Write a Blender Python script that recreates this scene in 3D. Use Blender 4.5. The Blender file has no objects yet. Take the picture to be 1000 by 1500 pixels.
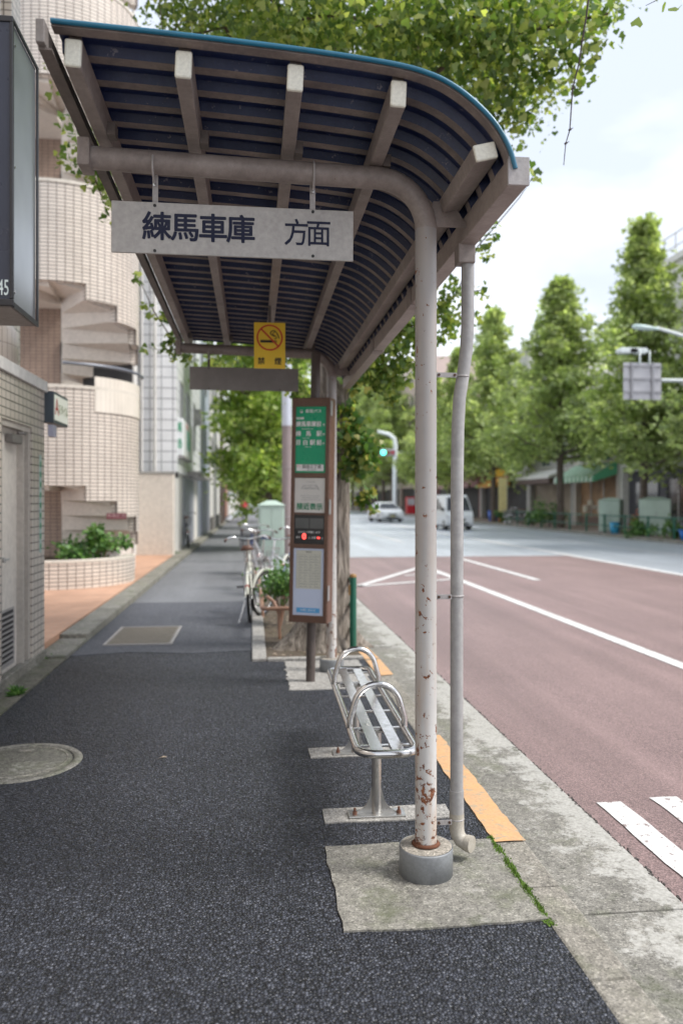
import bpy, math, random
import numpy as np
from mathutils import Vector, Matrix, noise
R = math.radians
rnd = random.Random(7)
nr = np.random.default_rng(11)
scene = bpy.context.scene
COL = scene.collection
# ------------------------------------------------------------------ survey of the photograph (1000x1500)
F = 1167.0; HZ = 733.0; TH = math.atan2(130, F); CT, ST = math.cos(TH), math.sin(TH)
CH = 1.5
def G(u, v, z=0.0):
    d = (CH - z) * F / (v - HZ); l = (u - 500) / F * d
    return Vector((l * CT + d * ST, -l * ST + d * CT, z))
def PY(u, v, Y):
    a = (u - 500) / F; d = Y / (CT - a * ST)
    return Vector((d * (ST + a * CT), Y, CH + (HZ - v) / F * d))
def PX(u, v, X):
    a = (u - 500) / F; d = X / (ST + a * CT)
    return Vector((X, d * (CT - a * ST), CH + (HZ - v) / F * d))
# ------------------------------------------------------------------ objects
def tag(o, label=None, cat=None, group=None, kind=None):
    if label: o['label'] = label
    if cat: o['category'] = cat
    if group: o['group'] = group
    if kind: o['kind'] = kind
    return o
def empty(name, loc=(0, 0, 0), rz=0, label=None, cat=None, group=None):
    o = bpy.data.objects.new(name, None); COL.objects.link(o)
    o.location = loc; o.rotation_euler = (0, 0, rz); o.empty_display_size = .1
    return tag(o, label, cat, group)
def copy_tree(o, parent=None):
    c = o.copy(); COL.objects.link(c); c.parent = parent
    for ch in list(o.children):
        copy_tree(ch, c)
    return c
class MB:
    def __init__(s): s.v = []; s.f = []; s.m = []; s.uv = {}; s.sm = []
    def add(s, vs, fs, mi=0, uvs=None, smooth=False):
        b = len(s.v); s.v += [tuple(p) for p in vs]
        for i, f in enumerate(fs):
            if uvs: s.uv[len(s.f)] = uvs[i]
            s.f.append([b + k for k in f]); s.m.append(mi); s.sm.append(smooth)
        return s
    def box(s, x0, x1, y0, y1, z0, z1, mi=0, M=None):
        vs = [(x, y, z) for z in (z0, z1) for y in (y0, y1) for x in (x0, x1)]
        if M is not None: vs = [M @ Vector(p) for p in vs]
        return s.add(vs, [(0, 2, 3, 1), (4, 5, 7, 6), (0, 1, 5, 4), (2, 6, 7, 3), (0, 4, 6, 2), (1, 3, 7, 5)], mi)
    def prism(s, poly, a, b, axis='z', mi=0, M=None):
        n = len(poly)
        def pt(p, h):
            if axis == 'z': return Vector((p[0], p[1], h))
            if axis == 'y': return Vector((p[0], h, p[1]))
            return Vector((h, p[0], p[1]))
        vs = [pt(p, a) for p in poly] + [pt(p, b) for p in poly]
        if M is not None: vs = [M @ p for p in vs]
        return s.add(vs, [tuple(range(n))[::-1], tuple(range(n, 2 * n))] + [(i, (i + 1) % n, n + (i + 1) % n, n + i) for i in range(n)], mi)
    def tube(s, pts, r, n=12, closed=False, caps=True, mi=0, smooth=True):
        pts = [Vector(p) for p in pts]; m = len(pts)
        rs = r if isinstance(r, (list, tuple)) else [r] * m
        tg = []
        for i in range(m):
            if closed: t = pts[(i + 1) % m] - pts[i - 1]
            else: t = pts[min(i + 1, m - 1)] - pts[max(i - 1, 0)]
            tg.append(t.normalized())
        up = Vector((0, 0, 1)) if abs(tg[0].z) < .9 else Vector((1, 0, 0))
        a = tg[0].cross(up).normalized(); vs = []
        for i in range(m):
            a = (a - tg[i] * a.dot(tg[i])).normalized(); b = tg[i].cross(a)
            for k in range(n):
                w = 2 * math.pi * k / n
                vs.append(pts[i] + (a * math.cos(w) + b * math.sin(w)) * rs[i])
        fs = []
        for i in range(m if closed else m - 1):
            j = (i + 1) % m
            for k in range(n):
                q = (k + 1) % n
                fs.append((i * n + k, i * n + q, j * n + q, j * n + k))
        s.add(vs, fs, mi, smooth=smooth)
        if caps and not closed:
            s.add(vs[:n], [tuple(range(n))[::-1]], mi); s.add(vs[-n:], [tuple(range(n))], mi)
        return s
    def cyl(s, p0, p1, r0, r1=None, n=16, mi=0): return s.tube([p0, p1], [r0, r0 if r1 is None else r1], n, mi=mi)
    def lathe(s, prof, n=32, c=(0, 0, 0), mi=0, smooth=True):
        vs = []; 
        for r, z in prof:
            for k in range(n):
                w = 2 * math.pi * k / n
                vs.append((c[0] + r * math.cos(w), c[1] + r * math.sin(w), c[2] + z))
        fs = [(i * n + k, i * n + (k + 1) % n, (i + 1) * n + (k + 1) % n, (i + 1) * n + k) for i in range(len(prof) - 1) for k in range(n)]
        s.add(vs, fs, mi, smooth=smooth)
        return s
    def build(s, name, mats, parent=None, bevel=0, loc=None, rot=None):
        me = bpy.data.meshes.new(name); me.from_pydata(s.v, [], s.f)
        if not isinstance(mats, (list, tuple)): mats = [mats]
        for m in mats: me.materials.append(m)
        uvl = me.uv_layers.new(name='UVMap').data
        for i, p in enumerate(me.polygons):
            p.material_index = s.m[i]; p.use_smooth = s.sm[i]
            if i in s.uv:
                for k, li in enumerate(p.loop_indices): uvl[li].uv = s.uv[i][k]
            else:
                n = p.normal; ax = max(range(3), key=lambda q: abs(n[q]))
                for li in p.loop_indices:
                    c = me.vertices[me.loops[li].vertex_index].co
                    uvl[li].uv = (c.y, c.z) if ax == 0 else ((c.x, c.z) if ax == 1 else (c.x, c.y))
        o = bpy.data.objects.new(name, me); COL.objects.link(o)
        if parent: o.parent = parent
        if loc: o.location = loc
        if rot: o.rotation_euler = rot
        if bevel:
            b = o.modifiers.new('bevel', 'BEVEL'); b.width = bevel; b.segments = 2; b.limit_method = 'ANGLE'
        return o
def text(s, size, mat, parent, loc, rot=(R(90), 0, 0), bold=0, name='lettering', sx=1, align='CENTER', depth=.0004):
    cu = bpy.data.curves.new('txt', 'FONT'); cu.body = s; cu.size = size; cu.align_x = align; cu.align_y = 'CENTER'
    cu.extrude = depth; cu.resolution_u = 3
    t = bpy.data.objects.new('txt', cu); COL.objects.link(t)
    dg = bpy.context.evaluated_depsgraph_get(); dg.update()
    me = bpy.data.meshes.new_from_object(t.evaluated_get(dg))
    bpy.data.objects.remove(t)
    if bold:      # a heavier stroke: the same glyphs again, each a hair further forward
        vs = [v.co.copy() for v in me.vertices]; fs = [tuple(p.vertices) for p in me.polygons]; V, F_ = [], []
        for k in range(8):
            a = k * math.pi / 4; o_ = Vector((math.cos(a) * bold * size * .8, math.sin(a) * bold * size * .8, k * .00005)); n = len(V)
            V += [v + o_ for v in vs]; F_ += [tuple(n + i for i in f) for f in fs]
        me = bpy.data.meshes.new('lettering'); me.from_pydata(V, [], F_)
    me.materials.clear(); me.materials.append(mat)
    o = bpy.data.objects.new(name, me); COL.objects.link(o); o.parent = parent
    o.location = loc; o.rotation_euler = rot; o.scale = (sx, 1, 1)
    return o
def arc(c, r, a0, a1, n, plane='xz'):
    out = []
    for i in range(n + 1):
        a = R(a0 + (a1 - a0) * i / n); x, y = r * math.cos(a), r * math.sin(a)
        out.append(Vector((c[0] + x, c[1], c[2] + y)) if plane == 'xz' else (Vector((c[0], c[1] + x, c[2] + y)) if plane == 'yz' else Vector((c[0] + x, c[1] + y, c[2]))))
    return out
# ------------------------------------------------------------------ materials
class NT:
    def __init__(s, name):
        s.m = bpy.data.materials.new(name); s.m.use_nodes = True; s.t = s.m.node_tree; s.n = s.t.nodes
        s.b = s.n['Principled BSDF']; s.out = s.n['Material Output']
        s.tc = s.n.new('ShaderNodeTexCoord')
    def node(s, typ, **kw):
        o = s.n.new('ShaderNode' + typ)
        for k, v in kw.items():
            if k in o.inputs.keys(): o.inputs[k].default_value = v
            else: setattr(o, k, v)
        return o
    def link(s, a, b): s.t.links.new(a, b)
    def noise(s, scale, detail=4, rough=.6, vec=None, dist=0):
        o = s.node('TexNoise', Scale=scale, Detail=detail, Roughness=rough, Distortion=dist)
        s.link(vec or s.tc.outputs['Object'], o.inputs['Vector']); return o.outputs['Fac']
    def vor(s, scale, feature='F1', vec=None, out='Distance'):
        o = s.node('TexVoronoi', Scale=scale); o.feature = feature
        s.link(vec or s.tc.outputs['Object'], o.inputs['Vector']); return o.outputs[out]
    def ramp(s, fac, stops):
        o = s.node('ValToRGB'); e = o.color_ramp.elements
        while len(e) < len(stops): e.new(.5)
        for i, (p, c) in enumerate(stops):
            e[i].position = p; e[i].color = (c, c, c, 1) if isinstance(c, (int, float)) else (*c, 1)
        s.link(fac, o.inputs['Fac']); return o.outputs['Color']
    def mix(s, fac, a, b, mode='MIX'):
        o = s.node('Mix'); o.data_type = 'RGBA'; o.blend_type = mode
        for qi, sock, v in ((0, o.inputs[0], fac), (6, o.inputs[6], a), (7, o.inputs[7], b)):
            if hasattr(v, 'links') or hasattr(v, 'is_linked'): s.link(v, sock)
            elif isinstance(v, (int, float)): sock.default_value = v if qi == 0 else (v, v, v, 1)
            else: sock.default_value = (*v, 1)
        return o.outputs[2]
    def math(s, op, a, b=0.0, clamp=False):
        o = s.node('Math'); o.operation = op; o.use_clamp = clamp
        for i, v in enumerate((a, b)):
            if hasattr(v, 'is_linked'): s.link(v, o.inputs[i])
            else: o.inputs[i].default_value = v
        return o.outputs[0]
    def base(s, c): s.link(c, s.b.inputs['Base Color']) if hasattr(c, 'is_linked') else setattr(s.b.inputs['Base Color'], 'default_value', (*c, 1))
    def rough(s, r): s.link(r, s.b.inputs['Roughness']) if hasattr(r, 'is_linked') else setattr(s.b.inputs['Roughness'], 'default_value', r)
    def bump(s, h, strength=.3, dist=.01):
        o = s.node('Bump', Strength=strength, Distance=dist); s.link(h, o.inputs['Height']); s.link(o.outputs[0], s.b.inputs['Normal'])
def mul(c, k): return tuple(min(1, x * k) for x in c)
_P = {}
def P(name, c, rough=.6, metal=0, var=.12, scale=4, bump=0, bscale=60, spec=None):
    if name in _P: return _P[name]
    t = NT(name); f = t.noise(scale, 5)
    t.base(t.mix(t.ramp(f, [(.3, 0), (.7, 1)]), mul(c, 1 - var), mul(c, 1 + var)))
    t.rough(t.ramp(t.noise(scale * 2.3), [(.3, max(.02, rough - .08)), (.7, min(1, rough + .08))]))
    t.b.inputs['Metallic'].default_value = metal
    if bump: t.bump(t.noise(bscale), bump, .004)
    _P[name] = t.m; return t.m
def emit(name, c, k):
    t = NT(name); t.base(c); t.b.inputs['Emission Color'].default_value = (*c, 1); t.b.inputs['Emission Strength'].default_value = k
    return t.m
def tilemat(name, c1, c2, mortar, w, h, ms=.004, rough=.35, bump=.3, dirt=.15, offset=0, var_scale=1.3):
    t = NT(name)
    br = t.node('TexBrick', Scale=1.0); br.offset = offset; br.squash = 1
    br.inputs['Mortar Size'].default_value = ms; br.inputs['Brick Width'].default_value = w; br.inputs['Row Height'].default_value = h
    br.inputs['Color1'].default_value = (*c1, 1); br.inputs['Color2'].default_value = (*c2, 1); br.inputs['Mortar'].default_value = (*mortar, 1)
    br.inputs['Mortar Smooth'].default_value = .2
    t.link(t.tc.outputs['UV'], br.inputs['Vector'])
    n = t.ramp(t.noise(var_scale, 6), [(.35, 1 - dirt), (.65, 1.0)])
    t.base(t.mix(1.0, br.outputs['Color'], n, 'MULTIPLY')); t.rough(rough)
    t.bump(t.math('SUBTRACT', 1.0, br.outputs['Fac']), bump, .004)
    return t.m

def m_asphalt():
    t = NT('coarse_asphalt')
    v = t.node('TexVoronoi', Scale=98.0); t.link(t.tc.outputs['Object'], v.inputs['Vector'])
    v.inputs['Randomness'].default_value = 1
    cell = v.outputs['Color']; dist = v.outputs['Distance']
    sep = t.node('SeparateColor'); t.link(cell, sep.inputs[0])
    stone = t.ramp(sep.outputs[0], [(0, (.013, .015, .022)), (.5, (.028, .032, .046)), (.85, (.056, .063, .086)), (1, (.14, .15, .185))])
    gap = t.ramp(dist, [(.35, 1.0), (.75, .22)])
    big = t.ramp(t.noise(.9, 5), [(.3, .8), (.7, 1.2)])
    c = t.mix(1.0, t.mix(1.0, stone, gap, 'MULTIPLY'), big, 'MULTIPLY')
    dust = t.ramp(t.noise(14, 8, .75), [(.62, 0), (.8, .5)])
    c = t.mix(dust, c, (.13, .125, .12))
    t.base(c); t.rough(t.ramp(sep.outputs[1], [(0, .38), (1, .75)]))
    t.bump(t.math('SUBTRACT', 1.0, dist), 1.0, .009)
    return t.m
def m_asphalt_fine(name, c, sc=160, var=.2, rough=.7, spots=.5):
    t = NT(name)
    v = t.node('TexVoronoi', Scale=float(sc)); t.link(t.tc.outputs['Object'], v.inputs['Vector'])
    sep = t.node('SeparateColor'); t.link(v.outputs['Color'], sep.inputs[0])
    st = t.ramp(sep.outputs[0], [(0, .55), (.6, 1.0), (1, 1 + spots)])
    col = t.mix(1.0, c, st, 'MULTIPLY')
    big = t.ramp(t.noise(.35, 8, .65), [(.3, 1 - var), (.7, 1 + var)])
    col = t.mix(1.0, col, big, 'MULTIPLY')
    # worn pale streaks that run with the street
    mp = t.node('Mapping'); t.link(t.tc.outputs['Object'], mp.inputs[0]); mp.inputs['Scale'].default_value = (2.2, .12, 1)
    w = t.ramp(t.noise(1.0, 6, .6, mp.outputs[0]), [(.5, 0), (.75, .35)])
    col = t.mix(w, col, mul(c, 1.7))
    mp2 = t.node('Mapping'); t.link(t.tc.outputs['Object'], mp2.inputs[0]); mp2.inputs['Scale'].default_value = (1.1, .05, 1); mp2.inputs['Location'].default_value = (3.3, 1.7, 0)
    col = t.mix(t.ramp(t.noise(1.0, 7, .7, mp2.outputs[0]), [(.48, 0), (.7, .5)]), col, mul(c, .62))
    col = t.mix(t.ramp(t.noise(.9, 10, .8), [(.64, 0), (.70, .3)]), col, mul(c, .5))
    t.base(col); t.rough(rough); t.bump(v.outputs['Distance'], .45, .004)
    return t.m
def m_concrete(name, c, dark=.55, white=0.0, moss=0.0, sc=1.0, edge=None):
    t = NT(name)
    n1 = t.noise(2.2 * sc, 10, .7); n2 = t.noise(26 * sc, 8, .75); n3 = t.noise(150, 4)
    col = t.mix(t.ramp(n1, [(.32, 0), (.68, 1)]), mul(c, dark), c)
    col = t.mix(1.0, col, t.ramp(n2, [(.3, .52), (.7, 1.28)]), 'MULTIPLY')
    col = t.mix(1.0, col, t.ramp(n3, [(.3, .62), (.7, 1.3)]), 'MULTIPLY')
    vg = t.node('TexVoronoi', Scale=130.0); t.link(t.tc.outputs['Object'], vg.inputs['Vector']); sg = t.node('SeparateColor'); t.link(vg.outputs['Color'], sg.inputs[0])
    col = t.mix(1.0, col, t.ramp(sg.outputs[0], [(0, .55), (.25, .92), (.8, 1.02), (1, 1.5)]), 'MULTIPLY')
    col = t.mix(t.ramp(t.noise(7 * sc, 10, .8), [(.60, 0), (.68, .45)]), col, mul(c, .33))
    if moss: col = t.mix(t.math('MULTIPLY', t.ramp(t.noise(5 * sc, 8, .7), [(.5, 0), (.66, 1)]), moss), col, (.10, .12, .05))
    if white:
        w = t.ramp(t.noise(3.4 * sc, 12, .78), [(.56, 0), (.62, 1)])
        if edge:
            sp = t.node('SeparateXYZ'); t.link(t.tc.outputs['Object'], sp.inputs[0])
            e = t.math('SUBTRACT', sp.outputs[0], edge[0]); e = t.math('MULTIPLY', e, edge[1], True)
            nn = t.math('ADD', t.noise(4.5, 12, .8), t.math('MULTIPLY', e, .22))
            w = t.ramp(nn, [(.605, 0), (.66, 1)])
        col = t.mix(t.math('MULTIPLY', w, white), col, t.mix(t.ramp(t.noise(60, 6, .7), [(.35, 0), (.6, 1)]), (.34, .33, .30), (.55, .54, .51)))
    t.base(col); t.rough(.85); t.bump(t.math('ADD', n2, t.math('MULTIPLY', n3, .6)), .55, .004)
    return t.m
def m_rustpost():
    t = NT('rusty_white_paint')
    sp = t.node('SeparateXYZ'); t.link(t.tc.outputs['Object'], sp.inputs[0])
    low = t.math('POWER', t.ramp(t.math('MULTIPLY', sp.outputs[2], 1 / 1.7, True), [(0, 1), (1, 0)]), 1.5)
    vy = t.noise(15, 8, .72, dist=.4)
    thr = t.math('MAXIMUM', t.math('ADD', vy, t.math('MULTIPLY', low, .13)), t.math('ADD', t.noise(34, 5, .6), t.math('MULTIPLY', t.math('POWER', low, .6), .046)))
    big = t.math('ADD', t.noise(6, 6, .7), t.math('MULTIPLY', t.ramp(t.math('MULTIPLY', sp.outputs[2], 2.6, True), [(0, 1), (.75, .35), (1, 0)]), .17))
    rust = t.math('MAXIMUM', t.ramp(thr, [(.655, 0), (.668, 1)]), t.ramp(big, [(.70, 0), (.72, 1)]))
    mp = t.node('Mapping'); t.link(t.tc.outputs['Object'], mp.inputs[0]); mp.inputs['Scale'].default_value = (1, 1, .12)
    streak = t.ramp(t.noise(22, 5, .6, mp.outputs[0]), [(.45, 0), (.7, .55)])
    streak = t.math('MULTIPLY', streak, t.math('ADD', t.math('MULTIPLY', low, 1.1), .18))
    paint = t.mix(t.ramp(t.noise(4, 6), [(.3, 0), (.7, 1)]), (.50, .49, .475), (.64, .63, .61))
    # paint turns to a darker grey with height
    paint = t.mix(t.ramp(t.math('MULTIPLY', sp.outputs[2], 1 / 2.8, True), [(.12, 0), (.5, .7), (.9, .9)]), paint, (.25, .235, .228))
    c = t.mix(streak, paint, (.42, .24, .11))
    rc = t.mix(t.ramp(t.noise(60, 5), [(.35, 0), (.65, 1)]), (.10, .035, .018), (.26, .10, .045))
    t.base(t.mix(rust, c, rc)); t.rough(t.mix(rust, .42, .9)); t.bump(t.math('ADD', t.math('MULTIPLY', rust, -1), t.math('MULTIPLY', t.noise(90), .15)), .5, .003)
    return t.m
def m_grimy(name, c, g, sc=5, lo=.35, hi=.7, rough=.5, spots=None):
    t = NT(name)
    col = t.mix(t.ramp(t.noise(sc, 9, .7), [(lo, 0), (hi, 1)]), c, g)
    col = t.mix(1.0, col, t.ramp(t.noise(sc * 9, 6, .7), [(.3, .82), (.7, 1.1)]), 'MULTIPLY')
    if spots: col = t.mix(t.ramp(t.noise(spots[0], 8, .75), [(spots[1], 0), (spots[1] + .03, 1)]), col, spots[2])
    t.base(col); t.rough(rough); t.bump(t.noise(sc * 14), .2, .003)
    return t.m
def leafmat(name, a, b, c, tr=.35):
    t = NT(name)
    g = t.node('NewGeometry'); r = g.outputs['Random Per Island']
    col = t.ramp(r, [(0, a), (.5, b), (.9, c), (1, mul(c, 1.5))])
    big = t.ramp(t.noise(.8, 3), [(.35, .7), (.65, 1.25)])
    col = t.mix(1.0, col, big, 'MULTIPLY')
    t.base(col); t.rough(.45)
    tl = t.node('BsdfTranslucent'); t.link(t.mix(1.0, col, (1.5, 1.6, .7), 'MULTIPLY'), tl.inputs[0])
    ms = t.node('MixShader'); ms.inputs[0].default_value = tr
    t.link(t.b.outputs[0], ms.inputs[1]); t.link(tl.outputs[0], ms.inputs[2]); t.link(ms.outputs[0], t.out.inputs[0])
    return t.m
def glassy(name, c, rough=.08):
    t = NT(name); t.base(t.mix(t.ramp(t.noise(1.2, 3), [(.3, 0), (.7, 1)]), mul(c, .6), mul(c, 1.3))); t.rough(rough)
    t.b.inputs['IOR'].default_value = 1.5
    return t.m
A_COARSE = m_asphalt()
A_FINE = m_asphalt_fine('path_asphalt', (.165, .17, .182), 190, .15, .7)
A_RED = m_asphalt_fine('red_asphalt', (.255, .175, .168), 170, .16, .5, .7)
A_GREY = m_asphalt_fine('road_asphalt', (.46, .49, .53), 150, .08, .4)
CONC = m_concrete('patch_concrete', (.35, .335, .295), .6, .45, .5)
CONC_L = m_concrete('pale_concrete', (.44, .425, .40), .75, .2)
GUT = m_concrete('gutter_concrete', (.33, .315, .28), .65, .8, .45, 1.0, edge=(1.2, 2.0))
KERB = m_concrete('kerb_concrete', (.36, .335, .29), .62, .4, .3)
ORANGE = m_grimy('orange_paint', (.72, .41, .19), (.58, .37, .22), 7, .35, .70, .75, spots=(17, .555, (.45, .35, .24)))
WHITE_LINE = m_grimy('road_white', (.76, .76, .75), (.55, .52, .51), 7, .40, .75, .7, spots=(20, .575, (.25, .19, .18)))
POSTM = m_rustpost()
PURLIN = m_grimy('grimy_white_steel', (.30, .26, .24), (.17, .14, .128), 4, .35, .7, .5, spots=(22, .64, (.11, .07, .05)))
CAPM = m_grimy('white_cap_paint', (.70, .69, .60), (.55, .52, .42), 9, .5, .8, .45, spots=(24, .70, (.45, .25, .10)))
ANGLEM = m_grimy('dark_angle_steel', (.10, .085, .075), (.16, .13, .115), 6, .4, .7, .55)
NAVY = m_grimy('navy_sheet', (.012, .020, .072), (.026, .040, .105), 9, .4, .7, .30, spots=(30, .61, (.16, .15, .19)))
RIDGE = m_grimy('dusty_ridge', (.26, .215, .19), (.13, .11, .11), 7, .35, .7, .7, spots=(18, .70, (.03, .03, .05)))
TEAL = P('teal_sheet', (.012, .12, .20), .35, 0, .15, 6)
GALV = m_grimy('galvanised_steel', (.42, .40, .40), (.30, .28, .27), 8, .35, .7, .4)
PIPEG = m_grimy('grey_pvc', (.30, .295, .295), (.40, .39, .38), 3, .35, .7, .4)
PVCB = m_grimy('ivory_pvc', (.46, .43, .37), (.36, .32, .26), 12, .4, .7, .45)
COLLAR = m_grimy('grey_collar', (.27, .285, .30), (.21, .22, .23), 9, .35, .7, .42, spots=(40, .70, (.06, .055, .05)))
def stainless():
    t = NT('stainless_steel'); t.base((.62, .61, .60)); t.b.inputs['Metallic'].default_value = 1
    t.rough(t.ramp(t.noise(30, 6), [(.3, .13), (.7, .28)])); return t.m
STEEL = stainless()
BRUSH = P('brushed_steel', (.55, .54, .52), .33, .9, .1, 20)
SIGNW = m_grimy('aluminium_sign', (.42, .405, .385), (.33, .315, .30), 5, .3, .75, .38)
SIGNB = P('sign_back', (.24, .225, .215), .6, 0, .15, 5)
INK = P('navy_ink', (.006, .010, .035), .75, 0, .05, 3)
BLACK = P('black_ink', (.012, .012, .012), .5, 0, .05, 3)
YEL = P('yellow_plate', (.78, .52, .03), .4, 0, .06, 6)
REDI = P('red_ink', (.55, .03, .02), .5, 0, .05, 3)
GRNI = P('green_ink', (.0, .28, .12), .45, 0, .05, 3)
WHI = P('white_ink', (.8, .8, .8), .5, 0, .05, 3)
BROWNM = m_grimy('brown_enamel', (.12, .062, .042), (.15, .085, .06), 7, .35, .7, .38)
PAPER = P('paper', (.66, .65, .62), .6, 0, .05, 5)
PAPERB = P('blue_paper', (.55, .62, .78), .35, 0, .05, 3)
DKGL = glassy('display_glass', (.03, .033, .036), .12)
BARK = None
TILE_A = tilemat('beige_tile', (.68, .61, .54), (.60, .535, .47), (.13, .11, .095), .118, .070, .0060)
TILE_T = tilemat('tower_tile', (.76, .675, .595), (.70, .615, .54), (.20, .16, .135), .135, .062, .0085, .4)
TILE_BR = tilemat('brown_tile', (.40, .29, .225), (.35, .25, .195), (.13, .09, .07), .118, .068, .006, .5)
TILE_W = tilemat('white_tile', (.84, .85, .86), (.80, .81, .825), (.25, .26, .28), .30, .28, .014, .3)
BRICKP = tilemat('orange_paver', (.62, .36, .24), (.54, .31, .205), (.50, .36, .27), .21, .105, .005, .7, .3, .25, .5)
STUCCO = m_grimy('beige_stucco', (.70, .64, .56), (.62, .565, .49), 1.5, .35, .7, .8)
STUC_D = m_grimy('stair_concrete', (.74, .665, .59), (.66, .59, .53), 2, .35, .7, .8)
WHITEW = m_grimy('white_render', (.72, .70, .67), (.63, .61, .58), 1, .35, .7, .7)
GREYW = m_grimy('grey_siding', (.36, .40, .46), (.42, .46, .52), 1, .35, .7, .6)
DARKW = P('dark_interior', (.035, .033, .034), .7, 0, .2, 1)
GLASS = glassy('window_glass', (.09, .11, .12))
GLASSD = glassy('dark_window_glass', (.03, .035, .04))
ALU = P('aluminium_frame', (.45, .45, .45), .35, .6, .08, 5)
DKF = P('dark_frame', (.05, .045, .045), .4, 0, .1, 5)
SOIL = m_concrete('soil', (.14, .105, .075), .6, 0, .4, 3)
PGREEN = P('pale_green_paint', (.42, .52, .455), .45, 0, .1, 2)
DGREEN = P('dark_green_paint', (.010, .11, .07), .35, 0, .15, 6)
BRPIPE = P('brown_pipe', (.33, .19, .13), .45, 0, .15, 8)
RUBBER = P('rubber', (.018, .018, .018), .75, 0, .1, 20)
CHROME = P('chrome', (.7, .7, .7), .15, 1, .03, 5)
LEAF = leafmat('ginkgo_leaf', (.065, .125, .03), (.17, .25, .065), (.37, .41, .13), .45)
LEAF_Y = leafmat('yellowing_leaf', (.05, .13, .03), (.14, .25, .06), (.34, .32, .08), .4)
LEAF_F = leafmat('far_leaf', (.20, .26, .115), (.34, .41, .19), (.52, .57, .32), .48)  # paler than the near leaves: distance haze is put into the colour
LEAF_S = leafmat('shrub_leaf', (.04, .11, .025), (.09, .20, .05), (.20, .34, .10), .25)
# ------------------------------------------------------------------ camera, light, sky
cam = bpy.data.cameras.new('camera'); co = bpy.data.objects.new('camera', cam); COL.objects.link(co)
co.location = (0, 0, CH); co.rotation_euler = (R(90), 0, -TH)
cam.lens = 28.0; cam.sensor_width = 36; cam.sensor_fit = 'AUTO'; cam.lens = F / 1500 * 36
cam.shift_y = -(750 - HZ) / 1500 * 1.0; cam.clip_end = 3000; cam.clip_start = .05
cam.dof.use_dof = True; cam.dof.focus_distance = 3.35; cam.dof.aperture_fstop = 1.7
scene.camera = co
w = bpy.data.worlds.new('World'); scene.world = w; w.use_nodes = True
wt = w.node_tree; bg = wt.nodes['Background']
SUN_EL, SUN_AZ = 52, 105     # azimuth clockwise from +Y
sky = wt.nodes.new('ShaderNodeTexSky'); sky.sky_type = 'NISHITA'; sky.sun_disc = False
sky.sun_elevation = R(SUN_EL); sky.sun_rotation = R(SUN_AZ)
tc = wt.nodes.new('ShaderNodeTexCoord'); mp = wt.nodes.new('ShaderNodeMapping'); mp.inputs['Scale'].default_value = (1, 1, 2.6)
mp.inputs['Location'].default_value = (.35, .1, .6)
wt.links.new(tc.outputs['Generated'], mp.inputs[0])
nz = wt.nodes.new('ShaderNodeTexNoise'); nz.inputs['Scale'].default_value = 1.7; nz.inputs['Detail'].default_value = 6; nz.inputs['Roughness'].default_value = .5
wt.links.new(mp.outputs[0], nz.inputs['Vector'])
cr = wt.nodes.new('ShaderNodeValToRGB'); e = cr.color_ramp.elements
e[0].position = .30; e[0].color = (3.7, 4.05, 4.7, 1); e[1].position = .62; e[1].color = (7.6, 7.7, 7.9, 1)
sxz = wt.nodes.new('ShaderNodeSeparateXYZ'); wt.links.new(tc.outputs['Generated'], sxz.inputs[0])
ml = wt.nodes.new('ShaderNodeMath'); ml.operation = 'MULTIPLY_ADD'; wt.links.new(sxz.outputs[2], ml.inputs[0]); ml.inputs[1].default_value = -.42; wt.links.new(nz.outputs['Fac'], ml.inputs[2])
ad = wt.nodes.new('ShaderNodeMath'); ad.operation = 'ADD'; wt.links.new(ml.outputs[0], ad.inputs[0]); ad.inputs[1].default_value = .075
wt.links.new(ad.outputs[0], cr.inputs[0])
mx = wt.nodes.new('ShaderNodeMix'); mx.data_type = 'RGBA'; mx.inputs[0].default_value = .96
wt.links.new(sky.outputs[0], mx.inputs[6]); wt.links.new(cr.outputs[0], mx.inputs[7]); wt.links.new(mx.outputs[2], bg.inputs[0])
bg.inputs[1].default_value = .11
sl = bpy.data.lights.new('sun', 'SUN'); sl.energy = 1.9; sl.angle = R(18); sl.color = (1, .96, .9)
so = bpy.data.objects.new('sun', sl); COL.objects.link(so)
az, el = R(SUN_AZ), R(SUN_EL)
sd = Vector((math.sin(az) * math.cos(el), math.cos(az) * math.cos(el), math.sin(el)))
so.rotation_euler = sd.to_track_quat('Z', 'Y').to_euler(); so.location = (10, -5, 20)
vs_ = scene.view_settings; vs_.view_transform = 'Standard'; vs_.look = 'None'; vs_.exposure = 1.13; vs_.gamma = 1
scene.cycles.max_bounces = 8; scene.cycles.use_denoising = True; scene.cycles.diffuse_bounces = 4
# ------------------------------------------------------------------ ground, road, paving
RZ = -.10
def sheet(name, poly, z, mat, thick=0, kind='structure'):
    m = MB(); n = len(poly)
    if thick: m.prism(poly, z - thick, z)
    else: m.add([(p[0], p[1], z) for p in poly], [tuple(range(n))])
    return tag(m.build(name, mat), kind=kind)
def rect(x0, x1, y0, y1): return [(x0, y0), (x1, y0), (x1, y1), (x0, y1)]
def rough_rect(x0, x1, y0, y1, j=.008, step=.07):
    out = []
    for (a, b) in (((x0, y0), (x1, y0)), ((x1, y0), (x1, y1)), ((x1, y1), (x0, y1)), ((x0, y1), (x0, y0))):
        n = max(2, int(math.hypot(b[0] - a[0], b[1] - a[1]) / step))
        for i in range(n):
            t = i / n; out.append((a[0] + (b[0] - a[0]) * t + rnd.uniform(-j, j), a[1] + (b[1] - a[1]) * t + rnd.uniform(-j, j)))
    return out
KX0, KX1, GX = 1.045, 1.195, 1.68
sheet('terrain', rect(-400, 600, -60, 1500), -.14, A_GREY)
sheet('road_grey', rect(GX - .02, 15.5, 22.3, 700), RZ, A_GREY, .03)
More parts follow.
